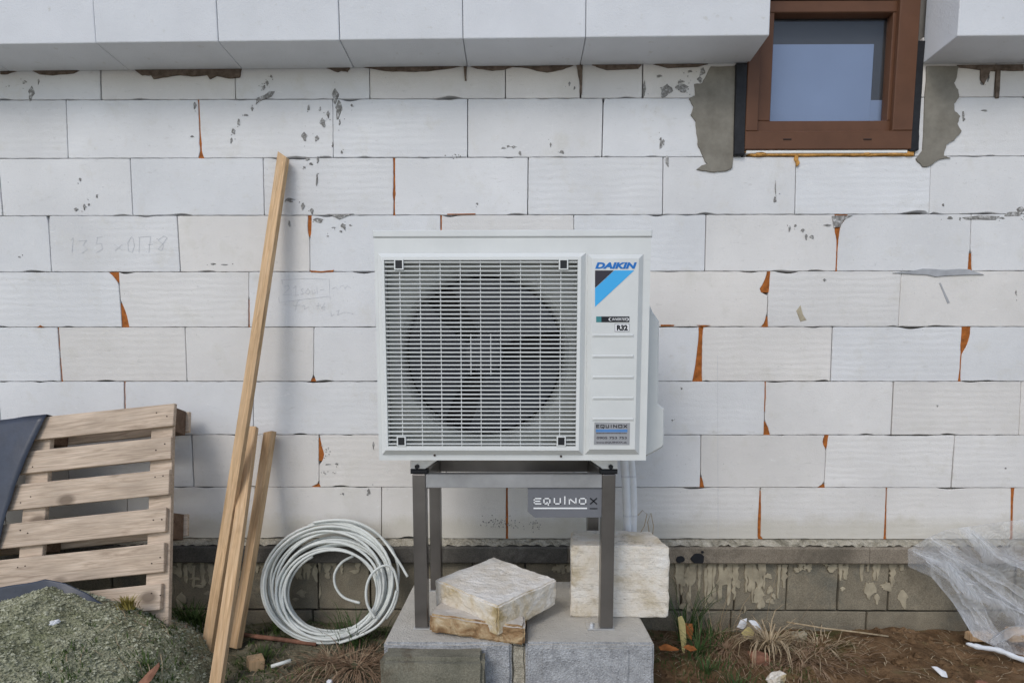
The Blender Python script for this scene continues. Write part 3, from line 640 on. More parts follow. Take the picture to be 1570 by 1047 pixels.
zL, zR = at(0,68,-.2).z, at(1180,55,-.2).z; xR_ = at(1180,55,-.2).x; slope = (zR-zL)/(at(1180,55,-.2).x-at(0,68,-.2).x)
xl = JL[0]-pitch*5
inL = insul('insulation_course', 'long row of white foam insulation boards overhanging the wall left of the window', xl, xR_, [JL[0]-k*pitch for k in (4,3,2,1)]+JL[:5], zR+slope*(xl-xR_), zR, True)
xq = at(1468,55,-.2).x; zq = at(1468,55,-.2).z
inR = insul('insulation_course', 'short white foam insulation board overhanging the wall right of the window', xq, xq+2.1, [xq+.42, xq+.95, xq+1.48], zq, zq+.004, True)
def strip(th, pts):
    q = rough_poly(pts, 3, .5); MB().prism(poly_px(q, -.006), -.007, .0022, .0015).build('adhesive', M['adhesive'], th)
for ci, pts in ((1,[(800,415),(920,418),(1450,415),(1440,465),(1370,470),(1300,455),(1260,476),(1240,450),(1150,458),(1080,450),(1000,462),(920,474),(905,450),(850,452)]),(1,[(180,422),(480,420),(440,440),(310,452),(230,445)]),(1,[(0,430),(110,422),(40,445),(0,446)]),
                (2,[(430,408),(575,405),(560,432),(520,425),(500,433)]),(2,[(630,400),(1265,395),(1180,410),(1040,428),(930,430),(780,425)]),(2,[(1290,395),(1560,398),(1500,418),(1430,424),(1340,412)]),(2,[(1258,400),(1278,400),(1276,485),(1266,485)]),
                (3,[(0,400),(395,390),(330,415),(230,435),(170,425),(110,408)]),(3,[(500,390),(800,388),(780,412),(660,418),(590,420),(530,402)]),(3,[(405,385),(445,385),(440,560),(430,580),(425,480)]),(3,[(870,385),(1200,385),(1140,400),(960,408)])):
    strip(inL, cr(ci, pts))
for ci, pts in ((4,[(1170,392),(1569,388),(1569,425),(1480,425),(1430,420),(1420,590),(1400,590),(1405,430),(1370,425),(1350,470),(1330,510),(1310,480),(1310,420),(1180,405)]),): strip(inR, cr(ci, pts))

# ------------------------------------------------------------------ window
win = empty('window', at(1270,232,.0)); tag(win, 'small brown framed window set between the white insulation boards', 'window')
YF = -.018
def bar(name, pts, y0, y1, mat, parent=win, c=.003): return MB().prism(poly_px(pts, y0), y0, y1, c).build(name, M[mat], parent)
ZT = 2.60
fx0, fx1 = at(1143,200,YF).x, at(1402,160,YF).x; fz0 = at(1270,229,YF).z
def rbox(name, x0, x1, z0, z1, y0, y1, mat, parent=win, c=.003): return MB().bbox((x0,y0,z0), (x1,y1,z1), c).build(name, M[mat], parent)
fw = .088                                             # visible width of the outer frame
fr_bot = rbox('frame_rail', fx0, fx1, fz0, fz0+.078, YF, .06, 'frame')
rbox('frame_stile', fx0, fx0+fw*.62, fz0+.0785, ZT, YF, .06, 'frame'); rbox('frame_stile', fx1-fw, fx1, fz0+.0785, ZT, YF, .06, 'frame')
rbox('frame_rail', fx0+fw*.62+.0005, fx1-fw-.0005, 2.43, ZT, YF, .06, 'frame')
for px in (1207,1330):
    c_ = at(px,214,YF); MB().bbox((c_.x-.018,YF-.0025,c_.z-.003), (c_.x+.018,YF+.004,c_.z+.003), .001).build('drain_slot', M['gasket'], fr_bot)
gx0, gx1 = at(1178,150,.035).x, at(1356,150,.035).x; gz0, gz1 = at(1270,190,.035).z, at(1270,26,.035).z
sx0, sx1, sz0, sz1 = fx0+fw*.62+.004, at(1371,150,.01).x, fz0+.082, 2.405
rbox('gasket', sx1+.0005, fx1-fw-.0005, fz0+.0785, 2.42, .035, .058, 'gasket'); rbox('gasket', sx0, sx1, sz1+.0005, 2.43, .035, .058, 'gasket')
YS = .006
sb = rbox('sash_rail', sx0, sx1, sz0, gz0, YS, .05, 'frame'); rbox('sash_rail', sx0, sx1, gz1, sz1, YS, .05, 'frame')
rbox('sash_stile', sx0, gx0, gz0+.0005, gz1-.0005, YS, .05, 'frame'); rbox('sash_stile', gx1, sx1, gz0+.0005, gz1-.0005, YS, .05, 'frame')
b = NB('window_glass', .02, .5); b.b.inputs['Base Color'].default_value = (.9,.93,.95,1)
tr = b.n('ShaderNodeBsdfTransparent'); gl = b.n('ShaderNodeBsdfGlossy'); gl.inputs['Roughness'].default_value = .02; lw = b.n('ShaderNodeLayerWeight'); lw.inputs['Blend'].default_value = .5
mx = b.n('ShaderNodeMixShader'); b.l(b.math('ADD', b.math('MULTIPLY', b.math('POWER', lw.outputs['Facing'], 5.0), .9), .04), mx.inputs[0]); b.l(tr.outputs[0], mx.inputs[1]); b.l(gl.outputs[0], mx.inputs[2]); b.l(mx.outputs[0], b.o.inputs['Surface'])
M['glass'] = b.m
MB().box((gx0+.0005,.036,gz0+.0005), (gx1-.0005,.040,gz1-.0005)).build('pane', M['glass'], win)
rbox('reveal_lining', gx0-.02, gx1+.02, gz0-.02, gz1+.02, .20, .21, 'gasket')
bz = at(1270,68,.06).z; 
MB().box((gx0-.02,.062,gz0-.02), (at(1337,120,.062).x,.066,bz)).build('blind', M['blind'], win)  # coloured sheet behind the glass stands in for its reflection
MB().box((at(1337,120,.062).x+.0005,.062,gz0-.02), (gx1+.02,.066,at(1340,154,.062).z)).build('blind', M['blind'], win)
MB().box((gx0-.02,.080,at(1340,150,.08).z-.03), (gx1+.02,.12,gz1+.02)).build('blind_box', M['blind_dark'], win)  # dark band of the reflection, also coloured geometry behind the glass
# side tapes, sill strip and foam bead round the frame
tl = MB().prism(poly_px(rough_poly([(1129,97),(1146,97),(1142,237),(1126,237)], 4, .5), -.02), -.020, .03, .003).build('sealing_tape', M['tape'], win)
tr_ = MB().prism(poly_px(rough_poly([(1404,60),(1422,60),(1413,190),(1412,228),(1398,232),(1396,228)], 4, .5), -.024), -.014, .03, .003).build('sealing_tape', M['tape'], win)
rbox('sill_strip', fx0+.01, fx1-.012, fz0-.014, fz0-.001, -.012, .06, 'sill', win, .002)
q = [(1140,231.5)]+[(1140+i*13, 233.2+rnd.uniform(-.5,.4)) for i in range(1,20)]+[(1402,232)]+[(1402-i*13, 238.2+rnd.uniform(-.9,1.0)) for i in range(0,20)]
MB().prism(poly_px(q, -.01), -.008, .03, .002).build('foam_bead', M['foam_y'], win)
for x, y, rx, ry in ((1166,235.5,9,3),(1330,235.5,5,2.5),(1222,243,3,6),(1224,250,2.5,4),(1372,236,12,2.5),(1395,235,5,4)):
    MB().prism(poly_px(blob(x, y, rx, ry, 12, .15), -.012), -.012, .0, .003).build('foam_bead', M['foam_y'], win)

# ------------------------------------------------------------------ concrete pad
ZP = -.135
def rough_block(name, mat, x0, x1, y0, y1, z0, z1, amp=.003, parent=None, label=None, cat=None, bev=.008, group=None):
    bm = bmesh.new(); bmesh.ops.create_cube(bm, size=1)
    for v in bm.verts: v.co = Vector((x0+(x1-x0)*(v.co.x+.5), y0+(y1-y0)*(v.co.y+.5), z0+(z1-z0)*(v.co.z+.5)))
    bmesh.ops.bevel(bm, geom=bm.edges[:], offset=bev, segments=2, affect='EDGES')
    bmesh.ops.subdivide_edges(bm, edges=[e for e in bm.edges if e.calc_length() > .03], cuts=6, use_grid_fill=True)
    for v in bm.verts: v.co += noise.noise_vector(v.co*17)*amp + noise.noise_vector(v.co*55)*amp*.5
    base = Vector(((x0+x1)/2, (y0+y1)/2, z0)); 
    for v in bm.verts: v.co -= base
    me = bpy.data.meshes.new(name); bm.to_mesh(me); bm.free(); me.materials.append(M[mat]); o = bpy.data.objects.new(name, me); col.objects.link(o); o.location = base
    if parent: o.parent = parent; o.location = base-wl(parent)
    if label: tag(o, label, cat, group)
    return o
pf = atz(588,985,ZP); pr_ = atz(1004,985,ZP); pm0 = atz(784,987,ZP).x; pm1 = atz(806,987,ZP).x
pad = rough_block('concrete_block', 'conc', pf.x, pm0, pf.y, pf.y+.64, -.50, ZP, .0022, label='grey concrete block under the left legs of the steel stand', cat='concrete block', group='concrete blocks of the pad')
pad2 = rough_block('concrete_block', 'conc', pm1, pr_.x, pr_.y, pr_.y+.60, -.50, ZP-.001, .0022, label='grey concrete block under the right legs of the steel stand', cat='concrete block', group='concrete blocks of the pad')
# grooves cast in the front faces: raised panels between them
for par, xa, xb, yy in ((pad, atz(588,985,ZP).x+.012, pm0-.08, pf.y), (pad2, pm1+.055, atz(965,985,ZP).x, pr_.y)):
    rough_block('raised_face', 'conc', xa, xb, yy-.006, yy+.01, -.495, ZP-.014, .0012, par, bev=.004)
rough_block('mortar_fill', 'fill', pm0-.002, pm1+.002, pf.y+.02, pf.y+.58, -.50, ZP-.012, .006).__setitem__('label', 'porous mortar filling the gap between the two concrete blocks')
bpy.data.objects['mortar_fill']['category'] = 'mortar'
lump = rough_block('concrete_lump', 'conc_old', at(583,1025,-.90).x, at(743,1025,-.90).x, -.905, pf.y-.008, -.50, at(660,1010,-.905).z, .006, label='stained old concrete lump leaning against the left pad block', cat='concrete lump', bev=.014)

# ------------------------------------------------------------------ steel stand
YL, YB = -.685, -.315
st = empty('steel_stand', (0, (YL+YB)/2, ZP)); tag(st, 'dark brushed steel stand carrying the heat pump unit', 'stand')
lx0 = at(632,735,YL-.02).x; lx1 = at(944,735,YL-.02).x; lw = .046; zt_ = at(785,727,YL-.02).z
zl = ZP+.006
def leg(x, y, foot_dir):
    o = MB().box((x,y-.02,zl), (x+lw,y+.026,zt_)).build('leg', M['steel'], st); bevel(o, .0025, 2)
    fx_ = x-.045 if foot_dir < 0 else x-.005
    f_ = MB().box((fx_,y-.024,ZP+.0005), (fx_+lw+.05,y+.03,zl-.0005)).build('foot_plate', M['zinc'], o)
    bx = fx_+.02 if foot_dir < 0 else fx_+lw+.03
    MB().tube([(bx,y+.002,zl), (bx,y+.002,zl+.012)], .009, 6).build('bolt', M['zinc'], o)
    return o
leg(lx0, YL, 1); leg(lx1-lw, YL, -1); leg(lx0+.0, YB, 1); leg(lx1-lw, YB, -1)
def beam(a, b_, nm='cross_beam'): o = MB().box(a, b_).build(nm, M['steel_b' if nm == 'cross_beam' else 'steel'], st); bevel(o, .002, 1); return o
bh = .048
beam((lx0+lw+.0005,YL-.019,zt_-bh), (lx1-lw-.0005,YL+.025,zt_)); beam((lx0+lw+.0005,YB-.019,zt_-bh), (lx1-lw-.0005,YB+.025,zt_+.045), 'rear_beam')
beam((lx0+.001,YL+.0265,zt_-bh), (lx0+lw-.001,YB-.0205,zt_-.001), 'side_beam'); beam((lx1-lw+.001,YL+.0265,zt_-bh), (lx1-.001,YB-.0205,zt_-.001), 'side_beam')
YPL = YL-.012
plate = MB().prism(poly_px([(809,747.5),(923,747.5),(923,793),(820,793),(809,784)], YPL), YPL, YPL+.003, .0006).build('name_plate', M['steel_l'], st)

# lettering helpers
def text_mesh(txt, bold=0.0, shear=0.0):
    cu = bpy.data.curves.new('t', 'FONT'); cu.body = txt; cu.offset = bold; cu.shear = shear; cu.resolution_u = 3
    o = bpy.data.objects.new('t', cu); col.objects.link(o); bpy.context.view_layer.update()
    me = bpy.data.meshes.new_from_object(o.evaluated_get(bpy.context.evaluated_depsgraph_get()))
    vs = [v.co.copy() for v in me.vertices]; fs = [tuple(p.vertices) for p in me.polygons]
    bpy.data.objects.remove(o); bpy.data.curves.remove(cu); bpy.data.meshes.remove(me)
    a, b_ = min(v.x for v in vs), max(v.x for v in vs); c_, d_ = min(v.y for v in vs), max(v.y for v in vs)
    return [((v.x-a)/(b_-a), (v.y-c_)/(d_-c_)) for v in vs], fs
def text_on(name, txt, rect, Y, mat, parent, bold=0.0, shear=0.0):
    vs, fs = text_mesh(txt, bold, shear); x0, y0, x1, y1 = rect; mb = MB()
    mb.add([at(x0+(x1-x0)*u, y1+(y0-y1)*v, Y) for u, v in vs], fs); return mb.build(name, M[mat], parent)
def quad_on(name, pts, Y, mat, parent): return MB().add([at(x, y, Y) for x, y in pts][::-1], [tuple(range(len(pts)))]).build(name, M[mat], parent)
GLY = {'E':[[(1,0),(0,0),(0,1),(1,1)],[(0,.5),(.85,.5)]],'Q':[[(0,0),(1,0),(1,1),(0,1),(0,0)],[(.55,.75),(.75,1.25)]],'O':[[(0,0),(1,0),(1,1),(0,1),(0,0)]],'U':[[(0,0),(0,1),(1,1),(1,0)]],
       'I':[[(.5,0),(.5,1)]],'N':[[(0,1),(0,0),(1,1),(1,0)]],'X':[[(0,0),(1,1)],[(1,0),(0,1)]],'i':[[(.5,0),(.5,1)],[(.5,-.32),(.5,-.22)]]}
def stroke_word(name, word, rects, y0, y1, wd, Y, mat, parent):
    mb = MB()
    for ch, (a, b_) in zip(word, rects):
        if a is None: continue
        for ln in GLY[ch]:
            P = [at(a+(b_-a)*u, y0+(y1-y0)*v, Y) for u, v in ln]
            for p, q in zip(P, P[1:]):
                d = (q-p).normalized(); nn = Vector((-d.z,0,d.x))*wd*.5; p2, q2 = p-d*wd*.5, q+d*wd*.5
                mb.add([p2-nn, q2-nn, q2+nn, p2+nn], [(0,1,2,3)])
    return mb.build(name, M[mat], parent)
Yt = YPL-.0012
stroke_word('lettering', 'EQUiNO', [(819,829),(834,843),(850,859),(864,868),(873,883),(888.5,898)], 764, 772, .0042, Yt, 'ink_white', plate)
stroke_word('lettering', 'X', [(905.5,914.5)], 764, 772, .0045, Yt, 'ink_black', plate)
quad_on('underline', [(818,777.8),(900,777.8),(900,780),(818,780)], Yt, 'ink_white', plate); quad_on('underline', [(904,778.6),(916,778.6),(916,780.2),(904,780.2)], Yt, 'ink_black', plate)

# ------------------------------------------------------------------ heat pump unit
YU = -.755; YK = -.375
hp = empty('heat_pump', (0, (YU+YK)/2, zt_+.03)); tag(hp, 'white outdoor heat pump unit with round fan grille on the steel stand', 'heat pump')
ux0, ux1 = at(571.5,360,YU).x, at(998,360,YU).x; ux0b, ux1b = at(583,700,YU).x, at(991,700,YU).x
ux0 = (ux0+ux0b)/2; ux1 = (ux1+ux1b)/2
uz1, uz0 = at(785,353,YU).z, at(785,705.5,YU).z; zlid = at(785,364,YU).z
gA, gB = at(590,399,YU-.018), at(884,684,YU-.018); gx0_, gx1_, gzt, gzb = gA.x, at(884,684,YU-.018).x, gA.z, gB.z
gx0_ = (at(590,399,YU-.018).x+at(594,684,YU-.018).x)/2; gx1_ = (at(886,399,YU-.018).x+at(882.5,684,YU-.018).x)/2
# case: a shell with a real opening behind the grille
sh = MB()
YI = YU+.03
sh.box((ux0,YU,zlid*0+gzt+.004), (ux1,YK,zlid-.0012)); sh.box((ux0,YU,uz0), (ux1,YK,gzb-.004)); sh.box((ux0,YU,gzb-.0038), (gx0_-.004,YK,gzt+.0038)); sh.box((gx1_+.004,YU,gzb-.0038), (ux1,YK,gzt+.0038))
sh.box((gx0_-.003,YK-.012,gzb-.0036), (gx1_+.003,YK-.002,gzt+.0036))
case = sh.build('casing', M['white'], hp)
lid = MB().bbox((ux0-.003,YU-.004,zlid), (ux1+.003,YK,uz1), .003).build('top_cover', M['white'], hp)
# side cover over the pipe valves
def sidepoly(pts, Y): return [(at(x, y, Y).x, at(x, y, Y).z) for x, y in pts]
YC = -.60
cov = MB().prism(sidepoly([(985,440),(1001,478),(1011,492),(1010,619),(1013,622),(1019,626),(1018.5,681),(1016,686),(993,699),(985,699)], YC), YC, YC+.17, .006).build('valve_cover', M['white'], hp)
# grille frame, bevelled and proud of the case
def ring(name, outer, inner, y_out, y_in, mat, parent, bev=.012, yb=None):
    (a, b_, c_, d_), (e, f, g_, h_) = outer, inner       # x0,x1,z0,z1
    O = [(a,c_),(b_,c_),(b_,d_),(a,d_)]; O2 = [(a+bev,c_+bev),(b_-bev,c_+bev),(b_-bev,d_-bev),(a+bev,d_-bev)]; I = [(e,g_),(f,g_),(f,h_),(e,h_)]
    mb = MB(); yb = y_out if yb is None else yb
    mb.v += [Vector((x,yb,z)) for x, z in O]+[Vector((x,y_in,z)) for x, z in O2]+[Vector((x,y_in,z)) for x, z in I]+[Vector((x,y_in+.03,z)) for x, z in I]
    for r in range(3):
        for k in range(4): mb.f.append((r*4+k, r*4+(k+1)%4, r*4+4+(k+1)%4, r*4+4+k))
    return fixn(mb.build(name, M[mat], parent))
YG = YU-.020
go = (at(577,392,YU).x*.5+at(588,697,YU).x*.5, at(897,392,YU).x*.5+at(895,697,YU).x*.5, at(785,697,YU).z, at(785,388,YU).z)
gr = ring('fan_grille', go, (gx0_,gx1_,gzb,gzt), YU-.001, YG, 'white_pl', hp, .017)
NS = 44; pz = (gzt-gzb)/NS
for i in range(NS):
    z = gzb+pz*(i+.5); h2 = pz*.185
    xa, xb = gx0_+.0005, gx1_-.0005
    MB().add([(x,y,zz_) for x in (xa,xb) for y, zz_ in ((YG+.003,z-h2*.8),(YG+.001,z),(YG+.003,z+h2),(YG+.013,z+h2*.7),(YG+.013,z-h2*.7))],
             [(0,1,6,5),(1,2,7,6),(2,3,8,7),(3,4,9,8),(4,0,5,9),(0,4,3,2,1),(5,6,7,8,9)]).build('slat', M['white_pl'], gr)
rw = .0021
rxs = [at(p, 540, YG).x for p in (614.5,645.2,676,706.5,737,767.5,798,828.5,859.2)]
for x in rxs: MB().box((x-rw/2,YG+.0045,gzb+.0005), (x+rw/2,YG+.012,gzt-.0005)).build('rib', M['white_pl'], gr)
for px in (721.7,752.3):
    x = at(px, 540, YG).x; MB().box((x-rw/2,YG+.0045,at(737,575,YG).z), (x+rw/2,YG+.012,at(737,512,YG).z)).build('rib', M['white_pl'], gr)
for px, py in ((611.5,406),(864,406),(615.5,676.5),(860.5,676.5)):
    c_ = at(px, py, YG); a = .0155; hh = .0165
    rg = ring('clip', (c_.x-a,c_.x+a,c_.z-hh,c_.z+hh), (c_.x-a+.0045,c_.x+a-.0045,c_.z-hh+.004,c_.z+hh-.003), YG-.001, YG-.003, 'white_pl', gr, .001)
    MB().box((c_.x-a+.004,YG-.0012,c_.z-hh+.0035), (c_.x+a-.004,YG+.0005,c_.z+hh-.0025)).build('clip_hole', M['black'], gr)
# bellmouth, fan and coil behind the grille
fc = at(742,543,YU+.05); RF = .276
N = 64; mb = MB()
sq = []
for i in range(N):
    a = 2*math.pi*i/N; ca, sa = math.cos(a), math.sin(a)
    lim = min((gx1_+.002-fc.x if ca > 0 else fc.x-gx0_+.002)/max(1e-6, abs(ca)), (gzt+.002-fc.z if sa > 0 else fc.z-gzb+.002)/max(1e-6, abs(sa)))
    sq.append((fc.x+ca*lim, fc.z+sa*lim))
    for r, y in ((min(lim, RF+.035),YU+.040),(RF+.012,YU+.046),(RF,YU+.062),(RF-.004,YU+.12)): mb.v.append(Vector((fc.x+ca*min(r, lim), y, fc.z+sa*min(r, lim))))
for i in range(N):
    for j in range(3): mb.f.append((i*4+j, i*4+j+1, ((i+1)%N)*4+j+1, ((i+1)%N)*4+j))
b0 = len(mb.v); mb.v += [Vector((x,YU+.036,z)) for x, z in sq]
for i in range(N): mb.f.append((b0+i, i*4, ((i+1)%N)*4, b0+(i+1)%N))
for x, z in ((gx0_-.002,gzb-.002),(gx1_+.002,gzb-.002),(gx1_+.002,gzt+.002),(gx0_-.002,gzt+.002)):
    ang = math.atan2(z-fc.z, x-fc.x) % (2*math.pi); i = int(ang/(2*math.pi)*N); mb.v.append(Vector((x,YU+.036,z))); mb.f.append((len(mb.v)-1, b0+i, b0+(i+1)%N))
fixn(mb.build('bellmouth', M['ring'], hp, smooth=False))
fan = MB().tube([(fc.x,YU+.055,fc.z),(fc.x,YU+.06,fc.z),(fc.x,YU+.14,fc.z)], [.045,.062,.066], 24).build('fan_hub', M['fan'], hp, smooth=False)
for k in range(3):
    mb = MB(); a0 = 2*math.pi*k/3+.5
    for i in range(9):
        t = i/8
        for j in range(5):
            r = .06+(RF-.07)*j/4; a = a0+t*(1.35+.1*j)-.05*j; mb.v.append(Vector((fc.x+r*math.cos(a), YU+.075+.06*t, fc.z+r*math.sin(a))))
    for i in range(8):
        for j in range(4): mb.f.append((i*5+j, i*5+j+1, (i+1)*5+j+1, (i+1)*5+j))
    mb.build('fan_blade', M['fan'], fan, smooth=True)
MB().box((gx0_-.003,YU+.20,gzb-.0035), (gx1_+.003,YU+.21,gzt+.0035)).build('heat_exchanger', M['black'], hp)
# service panel on the right
po = (at(901,392,YU).x, (at(985,392,YU).x+at(981,695,YU).x)/2, at(940,696,YU).z, at(940,390,YU).z); bv = .018; YPn = YU-.018
mb = MB(); O = [(po[0],po[2]),(po[1],po[2]),(po[1],po[3]),(po[0],po[3])]; I = [(po[0]+bv*.7,po[2]+bv),(po[1]-bv,po[2]+bv),(po[1]-bv,po[3]-bv),(po[0]+bv*.7,po[3]-bv)]
mb.v += [Vector((x,YU-.001,z)) for x, z in O]+[Vector((x,YPn,z)) for x, z in I]
for k in range(4): mb.f.append((k,(k+1)%4,4+(k+1)%4,4+k))
mb.f.append((4,5,6,7)); pn = fixn(mb.build('service_panel', M['white'], hp))
for y in (514.5,546.5,578.5,610.5,642.8):
    a = at(908,y-2.6,YPn); c_ = at(971.5,y+2.6,YPn); zm = (a.z+c_.z)/2
    mb = MB(); mb.add([(a.x,YPn-.0005,c_.z),(c_.x,YPn-.0005,c_.z),(c_.x-.004,YPn-.0032,zm+.001),(a.x+.004,YPn-.0032,zm+.001),(c_.x,YPn-.0005,a.z),(a.x,YPn-.0005,a.z)], [(0,1,2,3),(3,2,4,5),(0,3,5),(1,4,2)])
    fixn(mb.build('ridge', M['white'], pn))
Yd = YPn-.0009
text_on('brand_lettering', 'DAIKIN', (912.5,402.3,976.5,412.2), Yd, 'ink_blue', pn, .055, .25)
quad_on('logo_stripe', [(942,414.6),(972.5,414.6),(912.3,470.5),(912.3,442.2)], Yd, 'ink_sky', pn); quad_on('logo_corner', [(912.3,414.6),(941.2,414.6),(912.3,441.5)], Yd, 'ink_char', pn)
bd = quad_on('inverter_badge', [(922,485.2),(965,485.2),(965,494),(922,494)], Yd, 'ink_black', pn); quad_on('badge_end', [(914,485.2),(922,485.2),(922,494),(914,494)], Yd, 'teal', pn)
text_on('lettering', 'INVERTER', (938.5,487.6,960.5,491.4), Yd-.0006, 'ink_white', pn, .01, .25)
mb = MB()
for cx, s_ in ((936.5,1),(960.8,-1)):
    for i in range(6):
        a0, a1 = math.pi/2*s_*0+1.2+i*.65, 1.2+(i+1)*.65
        if s_ < 0: a0 += math.pi; a1 += math.pi
        w0, w1 = .55+1.1*math.sin(i/6*math.pi), .55+1.1*math.sin((i+1)/6*math.pi)
        q = [(cx+math.cos(a0)*3.4, 489.6-math.sin(a0)*2.6), (cx+math.cos(a1)*3.4, 489.6-math.sin(a1)*2.6), (cx+math.cos(a1)*(3.4-w1), 489.6-math.sin(a1)*(2.6-w1*.5)), (cx+math.cos(a0)*(3.4-w0), 489.6-math.sin(a0)*(2.6-w0*.5))]
        mb.add([at(x, y, Yd-.0006) for x, y in q][::-1], [(0,1,2,3)])
fixn(mb.build('swoosh', M['ink_white'], pn))
rb = quad_on('refrigerant_badge', [(942.5,496.2),(965,496.2),(965,508.6),(942.5,508.6)], Yd, 'ink_grey', pn); quad_on('badge_field', [(943.4,497.1),(964.1,497.1),(964.1,507.7),(943.4,507.7)], Yd-.0005, 'ink_white', pn)
text_on('lettering', 'R32', (945.6,498.2,962.6,506.8), Yd-.001, 'ink_black', pn, .06)
sk = quad_on('installer_sticker', [(911.5,647.2),(966,648.2),(965,682),(910.5,681.5)], Yd, 'silver', pn)
Ys = Yd-.0006
stroke_word('lettering', 'EQUINOX', [(914.6,918.4),(921.2,926.2),(929.2,933.2),(935.5,938.5),(940.8,945.6),(948.6,953.6),(956.4,961)], 651.4, 655.4, .0026, Ys, 'ink_black', pn)
quad_on('stripe', [(913.5,658),(962,658),(962,662.4),(913.5,662.4)], Ys, 'ink_stripe', pn)
mb = MB(); x = 914
while x < 961:
    w_ = rnd.uniform(.8,2.0); mb.add([at(a, b_, Ys) for a, b_ in ((x,664.8),(x,663.4),(x+w_,663.4),(x+w_,664.8))], [(3,2,1,0)]); x += w_+.5+(1.5 if rnd.random() < .15 else 0)
mb.build('small_print', M['ink_char'], pn)
text_on('lettering', '0905 753 753', (914.8,669.2,961,673.0), Ys, 'ink_char', pn, .02); text_on('lettering', 'www.EQUINOX.sk', (914,676.6,961.5,679.8), Ys, 'ink_char', pn, .02)
for px, py in ((666.5,697.6),(860,699.3)):
    c_ = at(px, py, YU); MB().tube([(c_.x,YU-.003,c_.z),(c_.x,YU+.002,c_.z)], .004, 8).build('screw', M['gasket'], hp)
# feet of the unit and their rubber mounts on the stand
for px0, s_ in ((637,1),(940,-1)):
    for yy in (YL, YB):
        cx = (lx0+lw*.5) if s_ > 0 else (lx1-lw*.5); zf = zt_
        rm = MB().bbox((cx-.030,yy-.016,zf+.0005), (cx+.030,yy+.02,zf+.017), .003).build('rubber_mount', M['black'], hp)
        mb = MB(); p = [(cx-s_*.030,zf+.0175),(cx+s_*.022,zf+.0175),(cx+s_*.030,zf+.024),(cx+s_*.075,uz0-.0008),(cx-s_*.030,uz0-.0008)]
        mb.prism(p, yy-.012, yy+.016, .001).build('mounting_foot', M['zinc'], hp)
        MB().tube([(cx-s_*.006,yy-.020,zf+.026),(cx-s_*.006,yy-.012,zf+.026)], .0085, 6).build('bolt', M['black'], hp)

# ------------------------------------------------------------------ lagged pipes behind the stand
def pipe(px0, px1, r, label, bow):
    P = []
    y_ = -.235
    for i in range(15):
        t = i/14; p = at(px0+(px1-px0)*t+bow*math.sin(t*math.pi), 690+(830-690)*t, y_); P.append((p.x, p.y, p.z))
    P.append((P[-1][0], y_, -.19)); P.insert(0, (P[0][0], y_-.10, P[0][2]+.05)) 
    o = MB().tube(P, r, 12).build('lagged_pipe', M['lagging'], origin=(P[-1][0], y_, P[-1][2]), smooth=True); tag(o, label, 'pipe', 'white lagged pipes behind the stand')
    for t in (.30,.72):
        i = int(t*14)+1; MB().tube([Vector(P[i])+Vector((0,0,.004)), Vector(P[i])-Vector((0,0,.004))], r*1.06, 12).build('binding', M['paper'], o)
pipe(956,962,.0175,'white lagged pipe nearest the right stand leg, coming down behind the unit',1.5); pipe(966,970,.0155,'white lagged pipe farthest from the stand leg, coming down behind the unit',3)

# ------------------------------------------------------------------ loose blocks on the pad
def chunk(name, mat, corners, h, label, amp=.006, bev=.012):     # corners: four top corners (world), h: thickness, slab along its own normal
    c = [Vector(p) for p in corners]; nrm = (c[1]-c[0]).cross(c[3]-c[0]).normalized(); 
    if nrm.z < 0: nrm = -nrm
    bm = bmesh.new(); vt = [bm.verts.new(p) for p in c]; vb = [bm.verts.new(p-nrm*h) for p in c]
    bm.faces.new(vt); bm.faces.new(vb[::-1])
    for k in range(4): bm.faces.new((vt[k], vb[k], vb[(k+1)%4], vt[(k+1)%4]))
    bmesh.ops.recalc_face_normals(bm, faces=bm.faces)
    bmesh.ops.bevel(bm, geom=bm.edges[:], offset=bev, segments=2, affect='EDGES')
    bmesh.ops.subdivide_edges(bm, edges=[e for e in bm.edges if e.calc_length() > .03], cuts=18, use_grid_fill=True)
    for v in bm.verts: v.co += noise.noise_vector(v.co*6+Vector((3,1,7)))*amp*.7 + noise.noise_vector(v.co*30)*amp*.35 + noise.noise_vector(v.co*95)*amp*.28
    zmin = min(v.co.z for v in bm.verts); base = sum(c, Vector())/4; base.z = zmin
    for v in bm.verts: v.co -= base
    me = bpy.data.meshes.new(name); bm.to_mesh(me); bm.free(); me.materials.append(M[mat]); o = bpy.data.objects.new(name, me); col.objects.link(o); o.location = base
    tag(o, label, 'concrete chunk'); return o
yb_ = -.60; a = at(876,838,yb_); b2 = at(1027,840,yb_); d_ = at(1025,951,yb_); zt2 = a.z+.004
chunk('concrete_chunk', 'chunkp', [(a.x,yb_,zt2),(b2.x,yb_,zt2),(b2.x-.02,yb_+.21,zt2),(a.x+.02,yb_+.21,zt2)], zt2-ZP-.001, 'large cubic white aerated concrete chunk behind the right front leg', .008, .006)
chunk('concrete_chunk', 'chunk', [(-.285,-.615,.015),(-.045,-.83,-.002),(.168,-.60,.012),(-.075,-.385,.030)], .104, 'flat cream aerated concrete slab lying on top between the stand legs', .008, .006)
chunk('concrete_chunk', 'chunkb', [(-.283,-.755,-.058),(.045,-.82,-.074),(.06,-.55,-.074),(-.25,-.50,-.066)], .064, 'brown stained slab underneath the flat cream slab', .009, .007)

